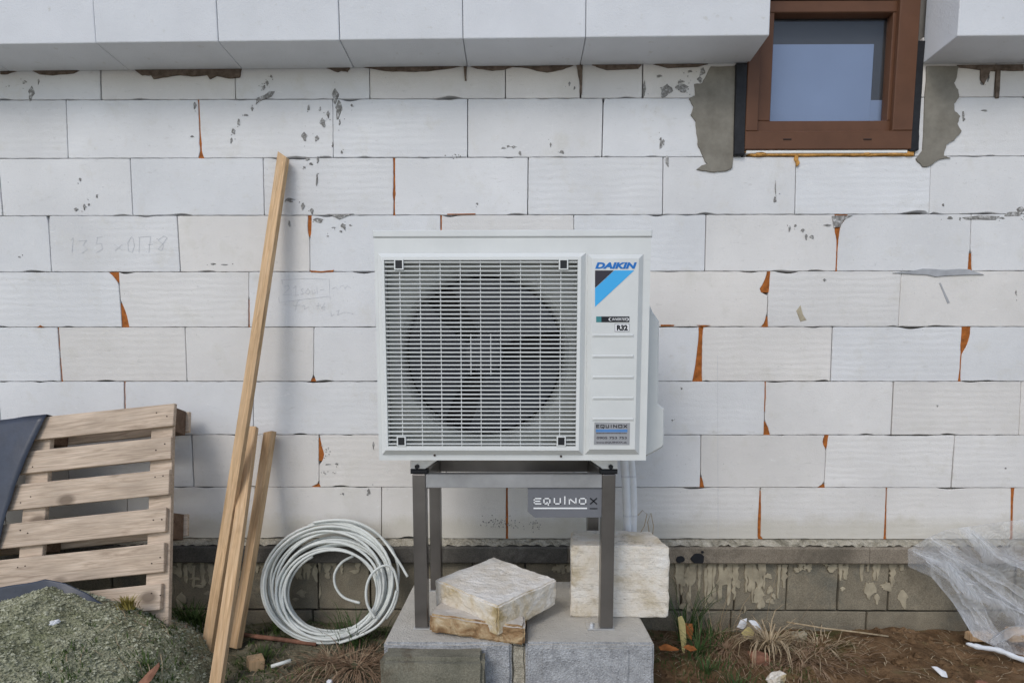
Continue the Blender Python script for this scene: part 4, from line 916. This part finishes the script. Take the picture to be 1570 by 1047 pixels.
# ------------------------------------------------------------------ timber
def board(label, top, bot, wd, th, cut=(0,0), roll=0.0):
    # local z along the board from its foot; local x width, local y thickness
    top, bot = Vector(top), Vector(bot); zx = (top-bot); L = zx.length; zx.normalize()
    xx = Vector((1,0,0)); xx = (xx-zx*xx.dot(zx)).normalized(); yy = zx.cross(xx)
    m = Matrix((xx, yy, zx)).transposed().to_4x4() @ Matrix.Rotation(roll, 4, 'Z'); m.translation = bot
    mb = MB(); n = 14; h = wd/2; t = th/2
    for i in range(n+1):
        u = i/n; z = L*u; bow = .006*math.sin(u*3.1)
        for x, y in ((-h,-t),(h,-t),(h,t),(-h,t)):
            zz = z + (cut[0] if x < 0 else cut[1])*(i == n); mb.v.append(Vector((x+bow, y, zz)))
    for i in range(n):
        for k in range(4): mb.f.append((i*4+k, i*4+(k+1)%4, i*4+4+(k+1)%4, i*4+4+k))
    mb.f.append((3,2,1,0)); mb.f.append((n*4,n*4+1,n*4+2,n*4+3))
    o = mb.build('timber_batten', M['wood']); bevel(o, .0015, 1); o.matrix_world = m
    tag(o, label, 'timber', 'timber battens leaning on the wall'); return o
board('tallest timber batten with slanted tip leaning on the block wall', at(435,238,-.03), at(317,1003,-.33), .050, .024, (.012,-.016), -.25)
board('short timber batten in the middle, its foot nearest the viewer', at(387,654,-.075), at(327,1078,-.60), .052, .022, (.004,-.006), -.22)
board('short timber batten on the right, standing next to the pipe coil', at(414,662,-.04), at(360,992,-.27), .050, .030, (-.006,.004), -.38)

# ------------------------------------------------------------------ pallet
PT = at(266,618,-.185); PB = at(236,960,-.47); PLft = at(72,638,-.20)
ux = (PLft-PT).normalized(); vz = (PB-PT); vz = (vz-ux*vz.dot(ux)).normalized(); ny = ux.cross(vz)
if ny.y < 0: ny = -ny
# local frame: z along the slats (to the left), x down the face, y towards the wall
m = Matrix((vz, ny, ux)).transposed().to_4x4(); m.translation = PT
pal = empty('pallet'); pal.matrix_world = m; tag(pal, 'weathered wooden pallet tipped up against the wall behind the gravel', 'pallet')
def pbox(name, x0, x1, y0, y1, z0, z1, mat='woodp', lengthwise=True):
    j = lambda: rnd.uniform(-.0025,.0025)
    o = MB().hexa([(x0+j(),y0+j(),z0+j()),(x1+j(),y0+j(),z0+j()),(x1+j(),y1,z0+j()),(x0+j(),y1,z0+j()),(x0+j(),y0+j(),z1),(x1+j(),y0+j(),z1),(x1+j(),y1,z1),(x0+j(),y1,z1)]).build(name, M[mat], pal, local=True)
    fixn(o); bevel(o, .002, 1); return o
PLEN = 1.2; PH = 1.06
xs_ = [0.0,.150,.290,.455,.602,.762,.915]; ws = [.100,.095,.108,.098,.115,.105,.10]
for i, (x, w_) in enumerate(zip(xs_, ws)):
    s_ = pbox('slat', x, x+w_, 0, .021, -.002+.004*(i%2)+(.006*i), PLEN)
    if True:
        for zz in (.035,.075,.60,.63):
            nx_, nz_ = x+w_*rnd.uniform(.25,.75), zz+rnd.uniform(-.008,.008); MB().tube([(nx_,-.0012,nz_),(nx_,.002,nz_)], .003, 6).build('nail', M['gasket'], s_, local=True)
for z0 in (.012,.545,1.09): 
    for x0, x1 in ((0.006,PH-.01),): pbox('cross_board', x0, x1, .0215, .042, z0, z0+.098)
for z0 in (.012,.545,1.09):
    for x in (.0,.47,.94): pbox('spacer_block', x+.004, x+.115, .0425, .118, z0+.002, z0+.096, 'woodd')
for x, w_ in ((.0,.1),(.47,.1),(.94,.1)): pbox('bottom_board', x+.004, x+w_, .1185, .138, .0, PLEN, 'woodp')

# ------------------------------------------------------------------ dark membrane over the pallet and under the gravel
def patch(name, grid, mat, label, cat, thick=0.0, smooth=True, sub=3):
    # grid: rows of world points, bilinearly refined with a little crumple
    R_, C_ = len(grid), len(grid[0]); mb = MB(); nr, nc = (R_-1)*sub, (C_-1)*sub
    for i in range(nr+1):
        for j in range(nc+1):
            u, v = min(i/sub, R_-1-1e-6), min(j/sub, C_-1-1e-6); a, b_ = int(u), int(v); u -= a; v -= b_
            p = (grid[a][b_]*(1-u)*(1-v)+grid[a+1][b_]*u*(1-v)+grid[a][b_+1]*(1-u)*v+grid[a+1][b_+1]*u*v)
            mb.v.append(p + noise.noise_vector(p*9)*.006)
    for i in range(nr):
        for j in range(nc): mb.f.append((i*(nc+1)+j, i*(nc+1)+j+1, (i+1)*(nc+1)+j+1, (i+1)*(nc+1)+j))
    o = mb.build(name, M[mat], origin=mb.v[nr*(nc+1)], smooth=smooth)
    if thick: md = o.modifiers.new('thick', 'SOLIDIFY'); md.thickness = thick
    tag(o, label, cat); return o
def onp(x, y, dy):      # a point in front of the pallet face
    d = ray(x, y); t = (PT-CAM).dot(ny)/d.dot(ny); p = CAM+d*t; return p-ny*dy
G = []
for (xl_, yl_), (xr_, yr_), dd in (((-120,655),(76,637),.006),((-120,685),(62,668),.010),((-120,720),(46,704),.014),((-120,760),(30,742),.012),((-120,800),(17,785),.016),((-120,850),(3,832),.012),((-125,910),(-14,895),.014)):
    G.append([onp(xl_+(xr_-xl_)*k/5, yl_+(yr_-yl_)*k/5, dd+.004*math.sin(k*1.7)) for k in range(6)])
G.insert(0, [p+ny*.06+Vector((0,0,.002)) for p in G[0]])
patch('roofing_membrane', G, 'membrane', 'dark navy membrane draped over the upper left of the pallet', 'membrane', .002)
G = []
top = [(-60,908),(0,901),(40,893),(70,887),(100,894),(135,908),(160,926),(185,940)]; bot = [(-60,938),(0,930),(40,922),(66,914),(98,914),(130,928),(158,940),(182,950)]
for k in range(4):
    t = k/3; G.append([ (lambda q, Yq: q)(at(a[0]+(b_[0]-a[0])*t, a[1]+(b_[1]-a[1])*t+ (0), -.53-.02*t), 0) for a, b_ in zip(top, bot)])
patch('roofing_membrane', G, 'membrane', 'dark navy membrane edge sticking out of the gravel heap', 'membrane', .002)

# ------------------------------------------------------------------ coil of white pipe
P = []
cb = at(512,888,-.12); loops = 15; seg = 44
cr_r = random.Random(11); loops = 19; rr_ = [.298-.0050*k+cr_r.uniform(-.014,.014) for k in range(20)]
base_r = rr_; offx = [cr_r.uniform(-.022,.026) for k in range(20)]; offz = [.012-.0026*k+cr_r.uniform(-.012,.012) for k in range(20)]
for l in range(loops):
    for i in range(seg):
        t = i/seg; a = math.pi*.62-2*math.pi*t; tt = l+t; k = int(tt); u = tt-k; k2 = min(k+1, loops)
        u = u*u*(3-2*u); r = base_r[k]*(1-u)+base_r[k2]*u; ox = offx[k]*(1-u)+offx[k2]*u; oz = offz[k]*(1-u)+offz[k2]*u
        x = cb.x+ox+r*math.cos(a)*1.01; zz = r*math.sin(a)*.86+oz
        lean = .075*(-(zz)/.29)                           # the coil leans: top on the wall, foot out
        y = -.142-lean - .030*math.sin(tt*2.17) - .016*math.sin(tt*5.3) - .0012*tt
        P.append(Vector((x, min(y, -.072), cb.z+zz)))
# free end: out over the top right towards the stand
E0 = [at(600,812,-.11), at(585,806,-.12)]
tail = [at(575,868,-.21), at(590,850,-.22), at(596,870,-.22), at(594,900,-.22), at(575,935,-.22)]
coil = MB().tube(P, .0062, 8).build('pipe_coil', M['pipe'], origin=(cb.x, -.15, gz(cb.x, -.15)), smooth=True); tag(coil, 'coil of white plastic pipe leaning on the plinth beside the battens', 'pipe coil')
def loose(pts, r=.0061):
    Q = []; V = [at(x, y, Y) for x, y, Y in pts]
    for i in range(len(V)-1):
        p0, p1, p2, p3 = V[max(i-1,0)], V[i], V[i+1], V[min(i+2,len(V)-1)]
        for k in range(6):
            t = k/6; Q.append(.5*((2*p1)+(p2-p0)*t+(2*p0-5*p1+4*p2-p3)*t*t+(3*p1-p0-3*p2+p3)*t**3))
    Q.append(V[-1]); return MB().tube(Q, r, 8).build('loose_turn', M['pipe'], coil, smooth=True)
loose([(480,801,-.10),(512,797,-.10),(545,800,-.10),(575,815,-.10),(592,833,-.105),(604,850,-.13),(614,865,-.14),(625,884,-.16)])
loose([(542,852,-.105),(524,862,-.11),(513,880,-.115),(515,900,-.12),(528,916,-.13),(552,924,-.15)])
loose([(575,948,-.26),(563,925,-.25),(562,900,-.24),(570,880,-.225),(585,868,-.21),(598,868,-.20),(606,880,-.20),(610,905,-.205),(604,930,-.215),(592,948,-.23)])
loose([(520,985,-.30),(550,975,-.29),(580,958,-.27),(600,930,-.25),(608,905,-.24)])

# ------------------------------------------------------------------ clear plastic sheet on the right
def sheet_pt(u, v):
    # u 0..1 left to right, v 0..1 top to bottom ; outline in photo pixels
    top = [(1392,842),(1418,826),(1450,812),(1490,806),(1540,799),(1600,792),(1680,780)]
    bot = [(1392,868),(1428,884),(1462,925),(1492,975),(1545,1000),(1620,1012),(1700,1010)]
    def lp(L, t):
        t = min(t*(len(L)-1), len(L)-1-1e-6); i = int(t); f = t-i; return (L[i][0]+(L[i+1][0]-L[i][0])*f, L[i][1]+(L[i+1][1]-L[i][1])*f)
    a, b_ = lp(top, u), lp(bot, u); x = a[0]+(b_[0]-a[0])*v; y = a[1]+(b_[1]-a[1])*v
    Y = -.075-.03*v-.16*v*v*min(1, u*2.2) 
    d = (x-1392)*.55+(y-842)*-.95
    fold = .034*math.sin(d*.085+2.6*noise.noise((x*.012, y*.012, 1)))+.026*noise.noise((x*.035, y*.022, 3))+.009*noise.noise((x*.09, y*.06, 5))
    f_ = min(1, u*3)
    return at(x, y, min(-.062, Y+(fold*f_ if True else 0)))
mb = MB(); nu, nv = 90, 60
for j in range(nv+1):
    for i in range(nu+1): mb.v.append(sheet_pt(i/nu, j/nv))
for j in range(nv):
    for i in range(nu): mb.f.append((j*(nu+1)+i, j*(nu+1)+i+1, (j+1)*(nu+1)+i+1, (j+1)*(nu+1)+i))
ps = mb.build('plastic_sheet', M['sheet'], origin=at(1545,1000,-.26), smooth=True); tag(ps, 'crumpled clear plastic sheet hanging from the wall down to the earth', 'plastic sheet')
def ribbon(pts, wd, nm='gathered_fold'):       # gathered, denser folds in the sheet
    mb = MB(); V = [at(x, y, Y) for x, y, Y in pts]; n = len(V)
    Q = []; 
    for i in range(n-1):
        for k in range(8): Q.append(V[i]+(V[i+1]-V[i])*(k/8))
    Q.append(V[-1]); m_ = len(Q)
    for i, p in enumerate(Q):
        t = (Q[min(i+1,m_-1)]-Q[max(i-1,0)]).normalized(); s_ = Vector((-t.z,0,t.x)); w_ = wd*(.5+.5*math.sin(math.pi*min(1,(i+1)/m_*1.1)))*(1+.35*noise.noise((i*.31, wd*99, 1)))
        for j in range(5): mb.v.append(p+s_*w_*(j/4-.5)+Vector((0,-.012*math.sin(j*1.6+i*.12),0)))
    for i in range(m_-1):
        for j in range(4): mb.f.append((i*5+j, i*5+j+1, (i+1)*5+j+1, (i+1)*5+j))
    mb.build(nm, M['sheet'], ps, smooth=True)
ribbon([(1400,845,-.10),(1440,858,-.115),(1470,885,-.14),(1500,930,-.18),(1530,975,-.24)], .06); ribbon([(1428,826,-.10),(1480,858,-.12),(1530,885,-.13),(1590,925,-.15)], .05)
ribbon([(1405,848,-.11),(1455,866,-.125),(1480,890,-.15),(1500,895,-.15)], .03); ribbon([(1490,815,-.10),(1530,850,-.11),(1570,868,-.12),(1620,870,-.12)], .035); ribbon([(1475,880,-.13),(1510,910,-.15),(1570,938,-.18),(1620,950,-.2)], .025); ribbon([(1440,845,-.12),(1490,872,-.14),(1540,912,-.17),(1600,960,-.2)], .045); ribbon([(1420,860,-.12),(1458,885,-.14),(1486,925,-.17),(1512,965,-.22),(1545,990,-.27)], .05); ribbon([(1520,985,-.28),(1550,965,-.25),(1590,960,-.24),(1640,970,-.24)], .05)
mb = MB(); Q = [at(x, y, Y) for x, y, Y in ((1481,986,-.27),(1500,990,-.29),(1530,998,-.31),(1560,1008,-.33),(1600,1020,-.34),(1650,1025,-.34))]
R2 = []; 
for i in range(len(Q)-1):
    for k in range(5): R2.append(Q[i]+(Q[i+1]-Q[i])*(k/5)+noise.noise_vector(Vector((i*.9+k*.2,1,2)))*.010)
mb.tube(R2, [.004+.006*min(1,i/4)+.006*abs(noise.noise((i*.33,7,1))) for i in range(len(R2))], 9); mb.build('rolled_hem', M['sheet_roll'], ps, smooth=True)

# ------------------------------------------------------------------ plants
def blades(mb, cx, cy, n, lo, hi, spread, wd, droop, lift=1.0, z0=None, aim=None):
    for i in range(n):
        a = rnd.uniform(0, 2*math.pi) if aim is None else aim+rnd.gauss(0,.6); r = abs(rnd.gauss(0, spread)); x, y = cx+r*math.cos(a), min(-.03, cy+r*math.sin(a)*.6)
        z = (surf(x, y) if z0 is None else z0)-.004; L = rnd.uniform(lo, hi); d = Vector((math.cos(a), math.sin(a), 0)); th = rnd.uniform(.15, .55)*droop; p = Vector((x, y, z)); n_ = 5
        el = math.pi/2*lift-rnd.uniform(0,.35); s_ = Vector((-d.y, d.x, 0)); b = len(mb.v)
        for k in range(n_+1):
            w_ = wd*(1-k/n_)**.7*.5+.0003; mb.v.append(p+s_*w_); mb.v.append(p-s_*w_)
            p = p+(d*math.cos(el)+Vector((0,0,1))*math.sin(el))*(L/n_); el -= th*rnd.uniform(.5,1.5); d = (d+Vector((rnd.gauss(0,.16), rnd.gauss(0,.16), 0))).normalized()
            if p.y > -.022: p.y = -.022-rnd.random()*.01
            g_ = surf(p.x, p.y)+.003
            if p.z < g_: p.z = g_+rnd.random()*.004
        for k in range(n_): mb.f.append((b+2*k, b+2*k+1, b+2*k+3, b+2*k+2))
def tuft(name, px, py, Y, n, lo, hi, spread, wd, droop, mat, label, cat='grass', group=None, lift=1.0, z0=None, aim=None):
    c = at(px, py, Y); mb = MB(); blades(mb, c.x, Y, n, lo, hi, spread, wd, droop, lift, z0, aim)
    o = mb.build(name, M[mat], origin=(c.x, Y, surf(c.x, Y))); tag(o, label, cat, group, 'stuff' if ('low ' in label or 'short' in label or 'weeds' in label or 'through' in label) else None); return o
tuft('dry_grass_tuft', 1180, 985, -.27, 120, .10, .30, .05, .0048, 1.9, 'dry', 'large tuft of pale dry grass on the brown earth', lift=.72, z0=-.40)
tuft('dead_grass_patch', 1115, 975, -.20, 420, .08, .26, .13, .0035, 1.7, 'dry2', 'brown matted dead grass beside the green tuft', lift=.5)
tuft('dead_grass_patch', 1230, 1000, -.30, 320, .08, .24, .12, .0035, 1.8, 'dry2', 'brown matted dead grass on the earth right of the pale tuft', lift=.45)
tuft('green_grass_tuft', 1052, 950, -.13, 40, .18, .34, .03, .006, .5, 'green', 'tall green grass tuft growing against the foundation beside the big chunk')
tuft('green_grass_tuft', 1095, 955, -.12, 60, .06, .15, .06, .005, .9, 'green', 'low dark green grass behind the yellow leaf')
tuft('green_grass_tuft', 1085, 1015, -.42, 150, .03, .09, .09, .0035, .8, 'green', 'short green grass at the foot of the right pad block')
tuft('dry_grass_tuft', 1255, 985, -.22, 70, .08, .22, .08, .0035, 1.6, 'dry', 'smaller loose tuft of dry grass right of the large pale tuft', lift=.5)
tuft('green_grass_tuft', 1070, 985, -.28, 45, .10, .20, .05, .005, .9, 'green', 'green grass clump standing behind the orange scraps')
tuft('dry_stalks', 1095, 930, -.10, 26, .22, .46, .09, .003, .5, 'dry', 'few tall dry stalks standing against the foundation')
tuft('dead_grass_patch', 545, 1000, -.40, 420, .08, .22, .11, .0035, 1.7, 'dry2', 'hanging brown dead grass below the pipe coil', lift=.55)
tuft('dry_grass_tuft', 505, 985, -.36, 40, .12, .26, .06, .003, 1.3, 'dry', 'thin pale dry grass below the pipe coil', lift=.5)
tuft('green_grass_tuft', 545, 965, -.22, 60, .12, .22, .07, .0045, .8, 'green', 'green grass growing through the pipe coil')
tuft('green_grass_tuft', 400, 1000, -.36, 90, .025, .07, .06, .006, .8, 'green2', 'low green weeds around the small wood offcut')
tuft('green_grass_tuft', 225, 985, -.70, 110, .015, .05, .07, .005, .8, 'green2', 'small green weeds on the right slope of the gravel')
tuft('green_grass_tuft', 300, 955, -.18, 140, .05, .14, .08, .007, .9, 'green2', 'dark green weeds between the pallet and the battens')
tuft('green_grass_tuft', 425, 955, -.14, 60, .04, .11, .05, .006, .9, 'green2', 'dark green weeds at the left edge of the pipe coil')
tuft('green_grass_tuft', 1130, 1035, -.50, 70, .03, .08, .08, .0035, .8, 'green', 'short green grass at the bottom edge below the pale tuft')
tuft('dead_grass_patch', 470, 1020, -.46, 110, .06, .16, .10, .003, 1.4, 'dry2', 'scattered brown straw left of the pad', lift=.4)
mos = tuft('moss_clump', 195, 905, -.52, 120, .02, .06, .02, .006, .5, 'moss', 'yellow green moss clump on the lowest pallet slat', 'moss', z0=at(195,930,-.52).z)
# low ground cover
mb = MB()
for i in range(1500):
    x = rnd.uniform(-1.55, -.5); y = rnd.uniform(-.9, -.06)
    if noise.noise((x*5, y*5, 3)) < .02: continue
    blades(mb, x, y, 2, .012, .035, .006, .004, .9)
for i in range(500):
    x = rnd.uniform(.55, 1.5); y = rnd.uniform(-.7, -.06)
    if noise.noise((x*5, y*5, 3)) < .1: continue
    blades(mb, x, y, 2, .012, .04, .006, .003, .9)
tag(mb.build('ground_cover', M['green2']), 'low green ground cover scattered over the earth', 'ground cover', kind='stuff')
mb = MB()
for i in range(1100):
    x = rnd.uniform(-1.5, 2.3); y = rnd.uniform(-.85, -.05)
    if -.53 < x < .57 and y < -.17: continue
    blades(mb, x, y, 1, .04, .13, .004, .0025, 1.0, .08)
tag(mb.build('straw', M['dry']), 'dry straw lying scattered over the earth', 'straw', kind='stuff')

# ------------------------------------------------------------------ small things on the ground
def rod(name, pts, r, mat, label, cat):
    V = [at(x, y, Y) for x, y, Y in pts]; o = MB().tube(V, r, 8).build(name, M[mat], origin=V[0], smooth=True); tag(o, label, cat); return o
rod('stick', [(362,971,-.20),(400,976,-.215),(440,981,-.225),(485,987,-.24)], .010, 'brick', 'reddish brown stick lying under the pipe coil', 'stick')
rod('pipe_offcut', [(416,1021,-.43),(446,1012,-.41)], .008, 'pipe', 'short white pipe offcut lying left of the pad', 'pipe')
rod('dry_stalk', [(1206,953,-.11),(1260,962,-.13),(1310,968,-.14),(1362,975,-.15)], .004, 'dry', 'long pale dry stalk lying along the foundation', 'stalk')
c_ = at(390,1005,-.40); ofc = rough_block('wood_offcut', 'wood', c_.x-.03, c_.x+.03, c_.y-.03, c_.y+.035, gz(c_.x, c_.y)-.006, gz(c_.x, c_.y)+.045, .0012, label='small wooden offcut lying right of the battens', cat='wood offcut', bev=.003); ofc.rotation_euler = (.05,.08,.6)
c_ = at(1500,975,-.17); ofc = rough_block('wood_offcut', 'wood', c_.x-.05, c_.x+.05, c_.y-.02, c_.y+.02, c_.z-.018, c_.z+.018, .0015, label='pale wooden offcut at the left foot of the plastic sheet', cat='wood offcut', bev=.004)
c_ = at(1565,972,-.16); ofc = rough_block('wood_offcut', 'wood', c_.x-.06, c_.x+.20, c_.y-.02, c_.y+.02, c_.z-.03, c_.z+.03, .0015, label='pale wooden plank end behind the plastic sheet', cat='wood offcut', bev=.004)
def flake(name, pts, Y, mat, label, cat, tilt=.3):
    q = rough_poly(pts, 2, .5); cx = sum(p[0] for p in q)/len(q); cy = sum(p[1] for p in q)/len(q)
    mb = MB(); c = at(cx, cy, Y); n = len(q); top = []
    for x, y in q:
        p = at(x, y, Y); u = (y-cy); top.append(p+Vector((0, u*PX*tilt*-2, 0)))
    mb.v += [p+noise.noise_vector(p*40)*.002 for p in top]+[p+Vector((0,.004,-.001)) for p in top]; mb.v.append(c+Vector((0,-.006,.004))); mb.v.append(c+Vector((0,.006,-.002)))
    for k in range(n):
        k2 = (k+1) % n; mb.f += [(k, k2, 2*n), (n+k2, n+k, 2*n+1), (k2, k, n+k, n+k2)]
    o = fixn(mb.build(name, M[mat], origin=c)); tag(o, label, cat); return o
flake('orange_scrap', [(1010,991),(1020,988),(1027,989),(1036,992),(1041,995),(1028,996),(1012,995)], -.40, 'rust', 'orange plastic scrap lying at the corner of the right pad block', 'scrap', .3)
flake('orange_scrap', [(1048,992),(1056,989),(1064,991),(1069,995),(1058,997)], -.39, 'rust', 'small orange scrap just right of the larger orange scrap by the pad', 'scrap', .3)
flake('orange_scrap', [(1052,957),(1063,958),(1064,965),(1058,978),(1052,975)], -.20, 'rust', 'small orange scrap beside the yellow leaf', 'scrap')
flake('yellow_leaf', [(1043,951),(1049,949),(1053,958),(1051,980),(1045,994),(1042,990)], -.22, 'leafy', 'upright pale yellow leaf in the grass right of the pad', 'leaf')
flake('litter', [(1129,960),(1137,951),(1147,949),(1145,956),(1138,962)], -.16, 'paper', 'crumpled white litter left of the pale dry tuft', 'litter')
flake('litter', [(1150,953),(1160,953),(1167,962),(1170,972),(1162,968)], -.17, 'paper', 'white litter strip just behind the pale dry tuft', 'litter')
flake('litter', [(1137,970),(1150,962),(1158,968),(1152,977),(1140,976)], -.18, 'leafy', 'ochre crumpled litter between the white scraps', 'litter')
flake('litter', [(1432,1024),(1440,1024),(1450,1029),(1449,1035),(1441,1034)], -.46, 'paper', 'small white tag lying on the bare earth', 'litter', .4)
flake('fallen_leaf', [(216,1043),(226,1030),(238,1019),(241,1024),(234,1040),(228,1047)], -.90, 'brick', 'reddish brown leaf on the gravel heap', 'leaf', .2)
def stone(px, py, Y, sx, sy, sz, mat, label):
    c = at(px, py, Y); z = surf(c.x, Y); bm = bmesh.new(); bmesh.ops.create_icosphere(bm, subdivisions=3, radius=.5); sd = Vector((px*.37, py*.11, 3))
    for v in bm.verts:
        d = v.co.normalized(); q = max(abs(d.x), abs(d.y), abs(d.z)); v.co = d*(.5/q**.55)*(1+.35*noise.noise(d*1.7+sd)+.12*noise.noise(d*5+sd)); v.co = Vector((v.co.x*sx, v.co.y*sy, v.co.z*sz))
    me = bpy.data.meshes.new('stone'); bm.to_mesh(me); bm.free(); me.materials.append(M[mat]); o = bpy.data.objects.new('stone', me); col.objects.link(o)
    o.location = (c.x, Y, z+sz*.28); o.rotation_euler = (rnd.uniform(-.3,.3), rnd.uniform(-.3,.3), rnd.uniform(-1,1)); tag(o, label, 'stone')
stone(1190,1030,-.47,.075,.05,.045,'chunk','pale angular stone lying below the dry tuft'); stone(1165,1000,-.34,.08,.06,.06,'brick','reddish brick rubble half hidden by the dry tuft')
stone(1225,968,-.13,.07,.05,.04,'cream','pale rubble stone lying against the foundation'); stone(1380,1022,-.36,.06,.045,.03,'ground','brown clod of earth on the right soil'); stone(1508,1036,-.5,.05,.04,.025,'brick','brown pebble on the soil below the plastic sheet')
stone(505,1030,-.52,.03,.02,.03,'paper','small white stone among the straw left of the pad'); stone(85,968,-.70,.03,.02,.015,'paper','small white chip on the gravel heap')
rod('thin_wire', [(975,828,-.40),(988,806,-.40),(992,788,-.40),(985,782,-.40),(978,790,-.40)], .0018, 'dry', 'thin bent wire curling up behind the large chunk', 'wire')
rod('thin_wire', [(1000,826,-.40),(1002,806,-.40),(998,786,-.40),(993,800,-.40),(996,820,-.40)], .0018, 'dry', 'thin wire loop standing behind the large chunk', 'wire')
bpy.context.view_layer.update()
